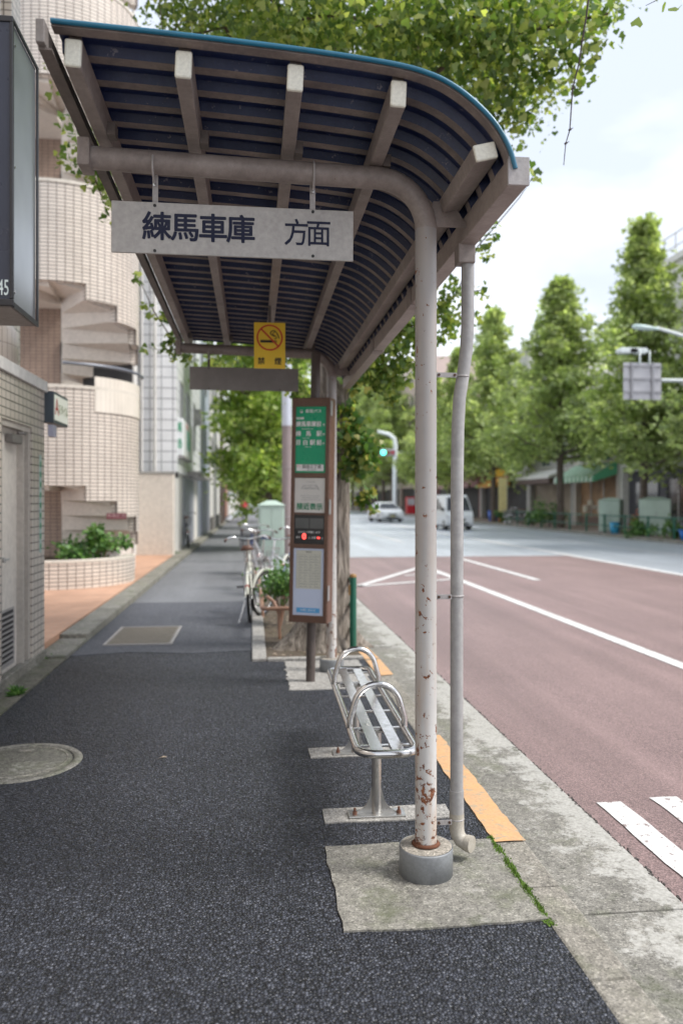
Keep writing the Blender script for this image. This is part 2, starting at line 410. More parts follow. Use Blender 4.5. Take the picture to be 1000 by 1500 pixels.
sheet('road_red', [(GX, -6), (9.0, -6), (9.0, 22.2), (GX, 22.2)], RZ + .004, A_RED, .034)
sheet('road_grey_opposite', rect(9.0, 15.5, -6, 22.3), RZ, A_GREY, .03)
m = MB(); # near pavement with its gentle swell
m.prism(rect(-1.74, KX0, -5, 11.9), -.10, 0); tag(m.build('pavement', A_COARSE), kind='structure')
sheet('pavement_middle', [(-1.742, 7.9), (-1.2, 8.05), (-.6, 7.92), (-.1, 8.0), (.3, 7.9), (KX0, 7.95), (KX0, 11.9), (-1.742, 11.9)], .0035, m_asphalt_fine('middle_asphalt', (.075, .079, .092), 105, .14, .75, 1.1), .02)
sheet('pavement_far', rect(-1.74, KX0, 11.9, 240), -.004, A_FINE, .09)
kp = empty('kerb'); tag(kp, kind='structure')
y = -3.0; i = 0
while y < 150:
    L = .6 if y < 40 else 10
    MB().box(KX0 + .001, KX1, y, y + L - .006, -.14, rnd.uniform(-.003, .001)).build('kerb_block', KERB, kp, .012 if y < 15 else 0); y += L
# worn orange paint lying on the kerb top
def paint_strip(y0, y1):
    poly = rough_rect(KX0 + .006, KX1 - .006, y0, y1, .006, .05); return poly
sheet('kerb_marking', paint_strip(3.40, 4.98), .0045, ORANGE)
# two warped orange kerb covers further on
sheet('kerb_marking', [(1.06, 6.72), (1.20, 6.75), (1.19, 7.42), (1.05, 7.38)], .006, ORANGE)
sheet('kerb_marking', [(1.05, 7.42), (1.19, 7.46), (1.13, 8.4), (1.02, 8.38)], .007, ORANGE)
gt = empty('gutter'); tag(gt, kind='structure')
y = -3.0
while y < 150:
    L = 1.98 if y < 40 else 12
    MB().box(KX1 + .002, GX + .006, y, y + L - .01, -.16, RZ + .012).build('gutter_slab', GUT, gt, .006 if y < 15 else 0); y += L
# rough edge between gutter and red surface
m = MB()
for k in range(900):
    yy = rnd.uniform(.5, 14); xx = GX + .006 + rnd.gauss(0, .005); s = rnd.uniform(.001, .004)
    m.box(xx - s, xx + s, yy - s * 2, yy + s * 2, RZ, RZ + .012 + s * .5)
tag(m.build('gutter_edge_grit', P('grit', (.08, .07, .065), .9, 0, .3, 40)), kind='stuff')
sheet('repair_patch', rough_rect(.31, KX0 - .002, 2.74, 3.43, .007), .007, CONC, .05)
sheet('bench_pad', rough_rect(.335, .94, 3.675, 3.845, .005), .006, CONC_L, .05)
sheet('bench_pad', rough_rect(.335, .82, 4.62, 4.80, .005), .006, CONC_L, .05)
sheet('stop_pad', rough_rect(.29, .98, 6.28, 7.40, .02), .006, CONC_L, .05)
# markings
def mark(pts, z=RZ + .009, mat=WHITE_LINE, name='road_marking'): return sheet(name, pts, z, mat)
mark(rect(4.03, 4.19, -4, 18.9))
mark(rect(9.02, 9.26, -6, 300), RZ + .008)
for a, b in ((15.4, 21.6), (30, 42), (54, 66), (80, 95)): mark(rect(5.58, 5.74, a, b), RZ + .009)
def line(a, b, w_):
    a, b = Vector(a), Vector(b); t = (b - a).normalized(); n = Vector((-t.y, t.x)) * w_ / 2
    mark([tuple(a - n), tuple(b - n), tuple(b + n), tuple(a + n)], RZ + .0125)
line((1.92, 14.6), (4.05, 18.8), .16); line((1.92, 14.62), (4.02, 15.75), .16); line((3.2, 16.6), (4.02, 17.0), .14)
mark(rough_rect(1.80, 1.935, 1.6, 4.02, .005, .1)); mark(rough_rect(2.11, 2.26, 1.6, 4.06, .005, .1))
mark(rect(12.2, 12.34, 5, 60), RZ + .008); mark(rect(14.7, 14.85, 5, 120), RZ + .008)
# left kerb and brick forecourt
m = MB(); m.prism(rect(-1.97, -1.745, -4, 7.75), -.1, .012); tag(m.build('left_gutter', m_concrete('mossy_concrete', (.27, .25, .20), .6, .2, .8)), kind='structure')
m = MB(); y = 7.75
lk = empty('left_kerb'); tag(lk, kind='structure')
while y < 60:
    MB().box(-2.03, -1.745, y, y + .96, -.1, .085 if y > 8 else .04).build('kerb_block', m_concrete('left_kerb_concrete', (.30, .285, .245), .65, .3, .5) if y < 8 else bpy.data.materials['left_kerb_concrete'], lk, .012); y += .97
sheet('brick_paving', rect(-9, -2.034, 7.79, 21.0), .095, BRICKP, .1)
sheet('forecourt_concrete', rect(-9, -2.034, 21.0, 60), .09, CONC_L, .1)
# far pavement
sheet('opposite_kerb', rect(15.5, 15.7, -5, 260), .03, KERB, .16)
sheet('opposite_pavement', rect(15.7, 19.4, -5, 260), .02, m_concrete('far_paving', (.40, .31, .26), .75, .1), .12)
# hole covers
c = Vector((-1.33, 4.73, 0)); mc = empty('manhole_cover', c, label='round weathered concrete manhole cover set in the asphalt by the building', cat='manhole cover')
m = MB(); m.lathe([(.0, .007), (.292, .007), (.296, .002)], 56); m.build('lid', m_concrete('lid_concrete', (.27, .26, .22), .6, .4, .4), mc)
m = MB(); m.lathe([(.302, .002), (.304, .008), (.345, .008), (.352, .001)], 56); m.build('ring', CONC, mc)
m = MB(); m.lathe([(.262, .0072), (.263, .0095), (.272, .0095), (.273, .0072)], 56); m.build('groove', KERB, mc)
m = MB()
for k in range(6):
    a = k * math.pi / 3 + .3; m.box(-.012, .012, -.003, .003, .0072, .0105, M=Matrix.Translation((.06 * math.cos(a), .06 * math.sin(a), 0)) @ Matrix.Rotation(a, 4, 'Z'))
m.box(-.04, .04, -.02, .02, .0072, .011, M=Matrix.Translation((-.01, .19, 0))); m.build('crest', KERB, mc)
hc = empty('access_cover', (-1.18, 9.0, .004), label='rectangular checkered metal access cover in the pavement beyond the round one', cat='access cover')
m = MB(); m.box(-.325, .325, -.56, .56, -.02, .006); m.build('lid', m_grimy('cover_steel', (.20, .18, .15), (.14, .13, .11), 8, .35, .7, .5), hc)
m = MB()
for i in range(20):
    for j in range(34):
        a = .7 if (i + j) % 2 else -.7
        m.box(-.011, .011, -.003, .003, .006, .009, M=Matrix.Translation((-.29 + i * .0305, -.52 + j * .0315, 0)) @ Matrix.Rotation(a, 4, 'Z'))
m.build('tread_pattern', P('cover_tread', (.25, .22, .18), .45, .4, .2, 10), hc)
m = MB()
for (a, b, c_, d_) in ((-.35, -.327, -.585, .585), (.327, .35, -.585, .585), (-.327, .327, -.585, -.562), (-.327, .327, .562, .585)): m.box(a, b, c_, d_, -.02, .011)
m.build('frame', GALV, hc)
# scraps of dry leaf on the asphalt
dl = bpy.data.materials.new('x'); bpy.data.materials.remove(dl)
DRY = P('dry_leaf', (.30, .24, .18), .8, 0, .3, 30)
for k, (u, v, s, lab) in enumerate(((592, 1188, .0, ''), (238, 1112, .03, 'small curled dry leaf on the asphalt beside the bench front leg'), (238, 1110, .03, ''),)):
    if k != 1: continue
    p = G(238, 1111); m = MB(); 
    m.add([(-.03, 0, .004), (-.01, -.008, .010), (.03, -.003, .005), (.012, .009, .012), (-.012, .008, .006)], [(0, 1, 2, 3, 4)])
    tag(m.build('dry_leaf', DRY, loc=(p.x, p.y, 0), rot=(0, 0, .4)), 'small curled dry leaf lying on the dark asphalt right of the round manhole', 'leaf')
# ------------------------------------------------------------------ bus shelter
PXX, PYY, RYY = .69, 3.14, 6.97       # post X, front frame Y, rear frame Y
sh = empty('bus_shelter', (PXX, PYY, 0), label='bus shelter with curved corrugated navy roof on rusty white posts', cat='bus shelter')
O = Vector((PXX, PYY, 0))
def sub(p): return Vector(p) - O
prof0 = [(-.632, 3.000), (-.40, 2.990), (-.09, 2.974), (.20, 2.955), (.40, 2.937), (.50, 2.924), (.57, 2.908), (.63, 2.886), (.69, 2.852), (.744, 2.810), (.79, 2.765), (.825, 2.716), (.85, 2.665), (.865, 2.612)]
def catmull(P_, n=4):
    P_ = [Vector((p[0], 0, p[1])) for p in P_]; out = []
    Q = [P_[0] * 2 - P_[1]] + P_ + [P_[-1] * 2 - P_[-2]]
    for i in range(1, len(Q) - 2):
        for k in range(n):
            t = k / n
            out.append(.5 * ((2 * Q[i]) + (Q[i + 1] - Q[i - 1]) * t + (2 * Q[i - 1] - 5 * Q[i] + 4 * Q[i + 1] - Q[i + 2]) * t * t + (3 * Q[i] - Q[i - 1] - 3 * Q[i + 1] + Q[i + 2]) * t ** 3))
    out.append(P_[-1]); return out
prof = catmull(prof0, 3)
nrm = []
for i, p in enumerate(prof):
    t = (prof[min(i + 1, len(prof) - 1)] - prof[max(i - 1, 0)]).normalized(); nrm.append(Vector((-t.z, 0, t.x)) * (1 if t.x > 0 or True else -1))
for i, n_ in enumerate(nrm):
    if n_.z < 0 or (n_.x < -.3): nrm[i] = -n_
RY0, RY1, PITCH = 2.60, 7.42, .155
ys = []; y = RY0; 
while y < RY1:
    ys += [(y, 0, 1), (y + .046, 0, 0), (y + .060, .030, 2), (y + .141, .030, 0)]; y += PITCH
ys.append((y, 0, 0))
m = MB(); nP = len(prof); vs = []
for (yy, h, _) in ys:
    for p, n_ in zip(prof, nrm):
        q = p + n_ * h; vs.append(sub((q.x, yy, q.z)))
fs = []; mis = []
for j in range(len(ys) - 1):
    mi = 1 if (ys[j][1] == 0 and ys[j + 1][1] == 0) else 0
    m.add([], [])
    for i in range(nP - 1): fs.append(((j * nP + i), (j * nP + i + 1), ((j + 1) * nP + i + 1), ((j + 1) * nP + i))); mis.append(mi)
m.add(vs, fs, 0, smooth=False)
for k, mi in enumerate(mis): m.m[k] = mi
ro = m.build('roof', [NAVY, RIDGE], sh)
ro.modifiers.new('solid', 'SOLIDIFY').thickness = .0012
m = MB(); m.tube([sub((p.x + n_.x * .012, RY0 - .004, p.z + n_.z * .012)) for p, n_ in zip(prof, nrm)], .0085, 8); m.build('roof_edge', TEAL, ro)
m = MB(); m.tube([sub((p.x + n_.x * .012, ys[-1][0] + .004, p.z + n_.z * .012)) for p, n_ in zip(prof, nrm)], .0085, 8); m.build('roof_edge', TEAL, ro)
# front flashing just under the first ridge
m = MB(); vs = []
for p, n_ in zip(prof, nrm):
    for (yy, h) in ((RY0 + .003, -.001), (RY0 + .003, .012)): vs.append(sub((p.x + n_.x * h, yy, p.z + n_.z * h)))
m.add(vs, [(2 * i, 2 * i + 2, 2 * i + 3, 2 * i + 1) for i in range(nP - 1)]); m.build('flashing', RIDGE, ro)
# purlins
def roofz(x):
    for a, b in zip(prof[:-1], prof[1:]):
        if a.x <= x <= b.x: return a.z + (b.z - a.z) * (x - a.x) / (b.x - a.x)
    return prof[0].z
for k, x in enumerate((-.572, -.222, .143, .490)):
    zt = roofz(x) - .002; hb = .098
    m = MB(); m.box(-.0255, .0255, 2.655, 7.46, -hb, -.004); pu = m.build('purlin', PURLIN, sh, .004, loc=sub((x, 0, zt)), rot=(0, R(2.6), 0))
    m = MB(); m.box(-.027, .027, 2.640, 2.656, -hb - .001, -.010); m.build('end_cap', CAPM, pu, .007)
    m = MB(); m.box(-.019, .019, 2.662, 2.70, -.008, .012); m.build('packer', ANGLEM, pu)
    for yy in (PYY, RYY):
        m = MB(); m.box(.026, .056, yy - .03, yy + .03, -hb - .002, -hb + .045); m.build('cleat', ANGLEM, pu)
a5 = R(62)
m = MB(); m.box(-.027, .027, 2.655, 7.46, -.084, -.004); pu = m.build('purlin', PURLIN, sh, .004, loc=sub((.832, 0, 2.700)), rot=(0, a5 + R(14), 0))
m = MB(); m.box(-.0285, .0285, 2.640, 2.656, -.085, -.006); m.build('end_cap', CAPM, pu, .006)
# gutter box
m = MB(); m.box(.855, .925, 2.61, 7.56, 2.565, 2.655); gb = m.build('gutter', m_grimy('gutter_steel', (.36, .31, .285), (.25, .21, .19), 5, .35, .7, .45), sh, .004, loc=-O)
gb.location = -O
m = MB(); m.box(.8535, .9265, 2.600, 2.611, 2.5635, 2.657); m.build('end_plate', GALV, gb)
for yy in (4.25, 5.6): m = MB(); m.box(.850, .930, yy, yy + .12, 2.56, 2.66); m.build('joint_sleeve', PURLIN, gb)
# left edge angle
m = MB(); m.box(-.662, -.640, 2.57, 7.52, 2.905, 2.985); m.box(-.6399, -.622, 2.57, 7.52, 2.905, 2.911); m.build('edge_angle', ANGLEM, sh, loc=-O)
m = MB(); m.box(-.665, -.638, 2.545, 2.60, 2.915, 2.988); m.build('edge_cap', m_grimy('bare_steel_cap', (.22, .20, .19), (.15, .13, .12), 9), sh, .003, loc=-O)
# frames : beam and post are one bent pipe
for yy in (PYY, RYY):
    zr = 2.785; rb = .20
    pts = [(-.625, yy, zr + .028)] + [(PXX - rb - .1, yy, zr + .001)] + [tuple(p) for p in arc((PXX - rb, yy, zr - rb), rb, 90, 0, 10)] + [(PXX, yy, 1.6), (PXX, yy, .8), (PXX, yy, .10)]
    m = MB(); m.tube([sub(p) for p in pts], .0430, 28)
    # densify so the procedural rust follows heights
    fr = m.build('post', POSTM, sh)
    fr.data.materials.clear(); fr.data.materials.append(POSTM); fr.data.materials.append(PURLIN)
    for p in fr.data.polygons:
        if p.center.z > 2.52: p.material_index = 1
    m = MB(); m.lathe([(.0, .118), (.045, .120), (.090, .116), (.1045, .113), (.1065, .118), (.1075, .110), (.1075, .0), (.10, 0)], 48, c=sub((PXX, yy, 0)))
    cl = m.build('base_collar', COLLAR, sh)
    m = MB(); m.lathe([(.0, .1185), (.06, .1195), (.1035, .1165)], 40, c=sub((PXX, yy, .0012))); m.build('mortar_fill', m_concrete('collar_mortar%d' % int(yy), (.45, .41, .35), .75, .1), cl)
    m = MB(); m.box(-.655, -.61, yy - .055, yy + .055, 2.765, 2.87); m.build('end_bracket', PURLIN, sh, .004, loc=-O)
    m = MB(); m.prism([(.70, 2.60), (.86, 2.60), (.80, 2.70), (.72, 2.70)], yy - .004, yy + .004, 'y'); m.build('web_plate', PURLIN, sh, loc=-O)
m = MB(); m.lathe([(.046, 0), (.058, .004), (.05, .012), (.046, .014)], 24, c=sub((PXX, PYY, .1205))); m.build('rust_ring', P('rust', (.13, .05, .025), .9, 0, .3, 60), sh)
# hangers + destination boards
def dest_board(yy, txt, lab, back):
    e_ = empty('destination_board', (-.07, yy, 2.56), label=lab, cat='sign')
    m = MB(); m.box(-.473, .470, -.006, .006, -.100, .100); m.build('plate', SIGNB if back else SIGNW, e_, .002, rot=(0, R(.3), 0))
    if txt:
        for i, ch in enumerate('練馬車庫'): text(ch, .116, INK, e_, (-.300 + i * .108, -.0075, .0), bold=.026)
        for i, ch in enumerate('方面'): text(ch, .112, INK, e_, (.243 + i * .088, -.0075, -.004), bold=.010, sx=.92)
    m = MB()
    for x in (-.308, .308):
        for z in (-.088, .088): m.cyl((x, -.010, z), (x, -.005, z), .006, n=10)
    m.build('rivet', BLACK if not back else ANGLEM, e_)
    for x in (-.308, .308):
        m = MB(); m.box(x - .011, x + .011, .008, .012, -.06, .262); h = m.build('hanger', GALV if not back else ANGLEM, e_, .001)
        m = MB(); m.tube(arc((x, -.06 + .03, .225), .051, 0, 360, 20, 'yz')[:-1], .004, 6, closed=True); m.build('clamp', GALV, h)
        m = MB(); m.cyl((x - .0, .004, .17), (x, -.006, .17), .007, n=6); m.build('bolt', STEEL, h)
dest_board(PYY + .03, True, 'pale aluminium board lettered in navy, hanging from the nearer roof frame', False)
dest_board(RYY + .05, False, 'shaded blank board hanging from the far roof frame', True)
# no smoking plate
ns = empty('no_smoking_sign', (.118, 5.57, 2.578), label='yellow no smoking plate hanging under the middle of the roof', cat='sign')
m = MB(); m.box(-.108, .108, -.003, .003, -.160, .160); m.build('plate', YEL, ns, .001)
def ring(c, r0, r1, n=48, y=-.0042):
    m = MB(); vs = []
    for k in range(n):
        a = 2 * math.pi * k / n
        vs += [(c[0] + r0 * math.cos(a), y, c[1] + r0 * math.sin(a)), (c[0] + r1 * math.cos(a), y, c[1] + r1 * math.sin(a))]
    m.add(vs, [(2 * k, 2 * k + 1, (2 * k + 3) % (2 * n), (2 * k + 2) % (2 * n)) for k in range(n)]); return m
m = ring((0, .055), .080, .091); s2 = math.sqrt(.5)
M_ = Matrix.Translation((0, -.0050, .055)) @ Matrix.Rotation(R(45), 4, 'Y'); m.box(-.083, .083, -.0004, .0004, -.0055, .0055, M=M_); m.build('prohibition_ring', REDI, ns)
m = MB(); m.box(-.065, .025, -.0047, -.0041, .020, .037); m.box(.030, .038, -.0047, -.0041, .020, .037); m.box(.042, .048, -.0047, -.0041, .020, .037)
m.tube([(.034, -.0046, .045), (.05, -.0046, .055), (.038, -.0046, .068), (.015, -.0046, .072), (.004, -.0046, .085), (.012, -.0046, .10), (.03, -.0046, .105), (.048, -.0046, .09), (.058, -.0046, .07), (.066, -.0046, .05)], .0035, 5)
m.tube([(.03, -.0046, .06), (.02, -.0046, .085), (.035, -.0046, .095)], .003, 5)
m.build('cigarette', BLACK, ns)
text('禁', .052, BLACK, ns, (-.058, -.0045, -.112), bold=.02); text('煙', .052, BLACK, ns, (.058, -.0045, -.112), bold=.02)
m = MB(); m.box(-.010, .010, .004, .007, -.10, .280); m.build('hanger', ANGLEM, ns)
# downpipe
dp = empty('downpipe', (.85, 3.27, 0), label='grey rain downpipe with ivory elbow clamped beside the front post', cat='pipe')
o2 = Vector((.85, 3.27, 0))
m = MB(); pts = [(.898, 3.27, 2.52), (.897, 3.27, 2.24), (.892, 3.27, 2.14), (.878, 3.27, 2.03), (.862, 3.27, 1.93), (.855, 3.27, 1.80), (.852, 3.27, 1.6), (.850, 3.27, 1.0), (.850, 3.27, .20)]
m.tube([Vector(p) - o2 for p in pts], .0268, 24); m.build('pipe', PIPEG, dp)
m = MB(); m.tube([Vector((0, 0, .285)), Vector((0, 0, .16))], .0298, 24); m.build('coupling', PIPEG, dp)
m = MB(); m.tube([Vector((0, 0, .19)), (0, 0, .125), (.004, -.004, .10), (.014, -.014, .082), (.032, -.03, .073), (.040, -.037, .074)], .0305, 24, caps=False)
m.tube([(.036, -.033, .074), (.052, -.048, .074)], .0340, 24); m.build('elbow', PVCB, dp)
m = MB(); m.box(-.036, .036, -.036, .036, 2.49, 2.57); m.build('outlet_box', PURLIN, dp, .004, loc=(.035, 0, 0))
for z in (2.02, 1.10, .165):
    m = MB(); M_ = Matrix.Translation((0, 0, z))
    yb = -.042; dx = (.022 if z > 1.9 else 0)
    m.box(-.125, -.03 + dx, -.036, -.033, z - .010, z + .010); m.box(-.19, -.125, -.078 + .0, -.075, z - .006, z + .014, M=Matrix.Translation((0, 0, 0)))
    m.tube([(-.125, -.0345, z), (-.155, -.055, z + .002), (-.175, -.0765, z + .004)], .008, 6)
    m.tube([Vector((dx, 0, z)) + Vector((.0282 * math.cos(a), .0282 * math.sin(a), 0)) for a in np.linspace(0, 2 * math.pi, 24)[:-1]], .004, 6, closed=True)
    b = m.build('clamp_bracket', GALV, dp)
    m = MB(); 
    for x in (-.04 + dx, -.085, -.115): m.cyl((x, -.042, z), (x, -.035, z), .006, n=6)
    m.build('bolt', P('bolt_rust', (.09, .05, .035), .7, .3, .2, 40), b)
# ------------------------------------------------------------------ bench
bn = empty('bench', (.585, 3.75, 0), rz=R(-1.2), label='stainless steel tube bench with two arched armrests under the shelter', cat='bench')
SZ = .418
hw, y0, y1, rc = .128, -.395, 1.33, .085
pts = []
for (cx, cy, a0) in ((hw - rc, y0 + rc, -90), (hw - rc, y1 - rc, 0), (-hw + rc, y1 - rc, 90), (-hw + rc, y0 + rc, 180)):
    pts += arc((cx, cy, SZ), rc, a0, a0 + 90, 7, 'xy')
m = MB(); m.tube(pts, .0185, 16, closed=True); m.build('seat_rail', STEEL, bn)
for x in (-.046, .046):
    m = MB(); m.box(x - .027, x + .027, y0 + .022, y1 - .022, SZ + .004, SZ + .010); m.build('slat', STEEL, bn, .001)
for yy in (-.27, 0.0, .30, .62, .95, 1.22):
    m = MB(); m.box(-hw, hw, yy - .010, yy + .010, SZ - .006, SZ + .003); m.build('cross_bar', STEEL, bn, .001)
for yy in (-.03, .87):
    ht = .205; rr = hw - .018
    pts = [(-hw - .002, yy, SZ)] + [(-hw - .001, yy, SZ + .05)] + arc((0, yy, SZ + ht - rr + .01), rr, 170, 10, 14) + [(hw + .001, yy, SZ + .05), (hw + .002, yy, SZ)]
    m = MB(); m.tube(pts, .0150, 14); m.build('armrest', STEEL, bn)
for yy in (0.0, .93):
    m = MB(); m.cyl((0, yy, .012), (0, yy, SZ - .004), .0225, n=24); lg = m.build('leg', BRUSH, bn)
    m = MB(); m.box(-.135, .135, yy - .045, yy + .045, .007, .016); bp = m.build('base_plate', BRUSH, lg, .003)
    gp = [(.0, .016)] + [(.022 + .075 * (1 - math.sin(R(a))), .016 + .11 * (1 - math.cos(R(a)))) for a in range(0, 91, 10)]
    poly = [(.020, .016), (.105, .016), (.085, .024), (.065, .037), (.047, .058), (.034, .086), (.026, .125), (.020, .15)]
    for s in (-1, 1):
        m = MB(); m.prism([(s * a, b) for a, b in poly], yy - .003, yy + .003, 'y'); m.build('gusset', BRUSH, lg)
    m = MB(); m.prism([(a - .0, b) for a, b in poly[:]], -.003, .003, 'x', M=Matrix.Translation((0, yy, 0))); m.build('gusset', BRUSH, lg)
    for sx in (-.105, .105):
        m = MB(); m.cyl((sx, yy - .015, .016), (sx, yy - .015, .028), .012, n=6); m.cyl((sx, yy - .015, .028), (sx, yy - .015, .045), .006, n=10); m.build('anchor_bolt', P('bolt_rust2', (.20, .10, .07), .6, .5, .2, 40), bp)
m = MB(); m.box(-.09, .09, -.03, .03, SZ - .016, SZ - .008); m.box(-.09, .09, .90, .96, SZ - .016, SZ - .008); m.build('seat_bracket', BRUSH, bn)
# ------------------------------------------------------------------ bus stop board
bs = empty('bus_stop_post', (.464, 6.55, 0), rz=R(-20), label='brown bus stop display post with green route panel and timetable', cat='bus stop')
bs.rotation_euler = (0, R(1.0), R(-20))
def vz(v): return CH - (v - HZ) * 6.5 / F
m = MB(); m.cyl((0, .03, 0), (0, .03, 2.72), .038, n=24); m.build('pole', m_grimy('pole_brown', (.10, .08, .072), (.075, .058, .05), 6), bs)
W2 = .163; D0, D1 = -.085, .075; ZB, ZT = vz(912), vz(583)
m = MB(); m.box(-W2, W2, D0 + .012, D1, ZB, ZT); cab = m.build('cabinet', BROWNM, bs, .004)
fx = W2 - .004
def zz(v): return vz(v)
pans = [(zz(596), zz(693)), (zz(700), zz(797)), (zz(803), zz(901))]
# door frame : stiles and rails
m = MB(); ix = .128
m.box(-fx, -ix, D0 - .006, D0 + .012, ZB + .004, ZT - .004); m.box(ix, fx, D0 - .006, D0 + .012, ZB + .004, ZT - .004)
edges = [ZT - .004, pans[0][0], pans[0][1], pans[1][0], pans[1][1], pans[2][0], pans[2][1], ZB + .004]
for a, b in zip(edges[0::2], edges[1::2]): m.box(-ix, ix, D0 - .006, D0 + .012, b, a)
dr = m.build('door_frame', BROWNM, bs, .002)
m = MB()
for z in (2.25, 1.45, .75): m.box(fx + .0045, fx + .009, D0 - .004, D0 + .05, z - .06, z + .06)
m.build('hinge', ALU, bs)
FY = D0 + .004
def pan(name, z1, z0, mat, x=ix, y=FY, par=bs): m = MB(); m.box(-x, x, y, y + .006, z0 + .001, z1 - .001); return m.build(name, mat, par)
rp = pan('route_panel', pans[0][0], pans[0][1], P('route_green', (.0, .33, .16), .3, 0, .06, 4))
TY = FY - .0012
def T(s, size, mat, x, z, par, **k): return text(s, size, mat, par, (x, TY, z), depth=.0003, **k)
m = MB(); m.lathe([(.0, 0), (.0135, 0), (.0135, .0006), (0, .0006)], 20); lo = m.build('emblem', WHI, rp, loc=(-.082, TY, zz(603)), rot=(R(90), 0, 0))
m = MB(); m.prism([(-.009, .002), (-.004, .004), (0, 0), (.004, .004), (.009, .002), (.006, -.009), (-.006, -.009)][::-1], 0.0008, .0014); m.build('emblem_leaf', GRNI, lo, loc=(0, .006, 0))
T('都営バス', .030, WHI, .020, zz(603), rp, bold=.02, sx=1.15)
m = MB(); m.box(-.124, -.060, TY, TY + .001, zz(614.5), zz(611.5)); m.build('route_number_plate', WHI, rp)
T('白６１', .013, GRNI, -.092, zz(613), rp, bold=.02)
T('練馬車庫前', .046, WHI, -.020, zz(622), rp, bold=.035, sx=.93); T('行', .020, WHI, .108, zz(623), rp, bold=.03)
T('Nerima-shako-mae', .0125, WHI, -.03, zz(628.5), rp, bold=.01)
for s, x in (('練', -.105), ('馬', -.02), ('駅', .07)): T(s, .046, WHI, x, zz(636), rp, bold=.03)
T('行', .020, WHI, .108, zz(637), rp, bold=.03); T('Nerima Sta.', .0125, WHI, -.04, zz(642), rp, bold=.01)
for s, x in (('目', -.105), ('白', -.045), ('駅', .015), ('前', .07)): T(s, .046, WHI, x, zz(649), rp, bold=.03)
T('行', .020, WHI, .108, zz(650), rp, bold=.03); T('Mejiro Sta.', .0125, WHI, -.02, zz(655), rp, bold=.01)
m = MB(); m.box(-.118, .112, TY, TY + .001, zz(690), zz(680.5)); lb = m.build('stop_name_plate', WHI, rp)
text('目白三丁目', .034, BLACK, lb, (.012, TY - .0012, zz(684)), bold=.02, sx=.95, depth=.0003); text('Mejiro-sanchome', .011, BLACK, lb, (.012, TY - .0012, zz(688.4)), depth=.0003)
text('白６１', .015, REDI, lb, (-.098, TY - .0012, zz(683)), depth=.0003)
mp_ = pan('map_sheet', pans[1][0], zz(751), PAPER)
for i, (v, wdt) in enumerate(((706, .06), (711, .12), (716, .15), (726, .16), (729, .13), (732, .15))):
    m = MB(); x = -wdt / 2 - .0
    while x < wdt / 2:
        l_ = rnd.uniform(.006, .022); m.box(x, x + l_, TY, TY + .001, zz(v) - .0016, zz(v) + .0016); x += l_ + .006
    m.build('print_line', P('grey_print', (.25, .27, .27), .6), mp_)
m = MB(); m.tube([(-.07, TY, zz(715)), (-.05, TY, zz(712)), (-.03, TY, zz(716)), (0, TY, zz(713)), (.03, TY, zz(716)), (.06, TY, zz(712)), (.08, TY, zz(718))], .0018, 5); m.build('route_line', P('grey_print', (.25, .27, .27), .6), mp_)
T('接近表示', .058, P('deep_green_ink', (0, .20, .09), .5), .0, zz(742.5), mp_, bold=.035, sx=.95)
ds = pan('approach_display', zz(754), pans[1][1], DKGL)
m = MB(); m.box(-.118, -.003, TY - .001, TY + .001, zz(774), zz(759)); m.box(.003, .118, TY - .001, TY + .001, zz(774), zz(759)); m.build('display_window', glassy('display_pane', (.13, .14, .14), .1), ds)
T('まもなく到着します', .019, WHI, 0, zz(779.5), ds, bold=.01, sx=1.1); T('あと', .020, WHI, -.092, zz(787.5), ds, bold=.01); T('分', .018, WHI, -.0, zz(788), ds)
T('次発', .020, WHI, .038, zz(787.5), ds, bold=.01); T('分', .018, WHI, .110, zz(788), ds)
LED = emit('red_led', (1, .06, .05), 2.2)
T('0', .062, LED, -.042, zz(786), ds, bold=.035); T('-', .062, LED, .079, zz(786.5), ds, bold=.04)
tt = pan('timetable', pans[2][0], pans[2][1], PAPERB)
m = MB(); m.box(-.105, .105, TY - .0006, TY + .001, zz(862), zz(806)); sheet_ = m.build('timetable_sheet', P('cream_paper', (.60, .60, .52), .55, 0, .04, 6), tt)
GP = P('grey_print', (.25, .27, .27), .6)
m = MB(); yq = TY - .0012
for k in range(13): z = zz(812 + k * 4); m.box(-.1, .1, yq, yq + .0006, z - .0007, z + .0007)
for x in (-.1, -.08, -.035, .01, .055, .1): m.box(x - .0007, x + .0007, yq - .0002, yq + .0004, zz(860), zz(812))
m.build('ruled_grid', GP, sheet_)
m = MB()
for k in range(12):
    for x in (-.076, -.031, .014, .059):
        q = x
        for _ in range(rnd.randint(2, 5)): m.box(q, q + .005, yq - .0005, yq + .0001, zz(814.7 + k * 4) - .002, zz(814.7 + k * 4) + .0022); q += .0075
m.build('printed_times', GP, sheet_)
text('時刻表', .016, BLACK, sheet_, (0, yq, zz(808.5)), depth=.0003)
m = MB(); m.box(-.098, .098, TY, TY + .001, zz(897), zz(890)); fb = m.build('footer_band', P('footer_blue', (.10, .36, .66), .4), tt)
text('お問い合わせ', .022, WHI, fb, (0, TY - .0012, zz(893.5)), depth=.0003)
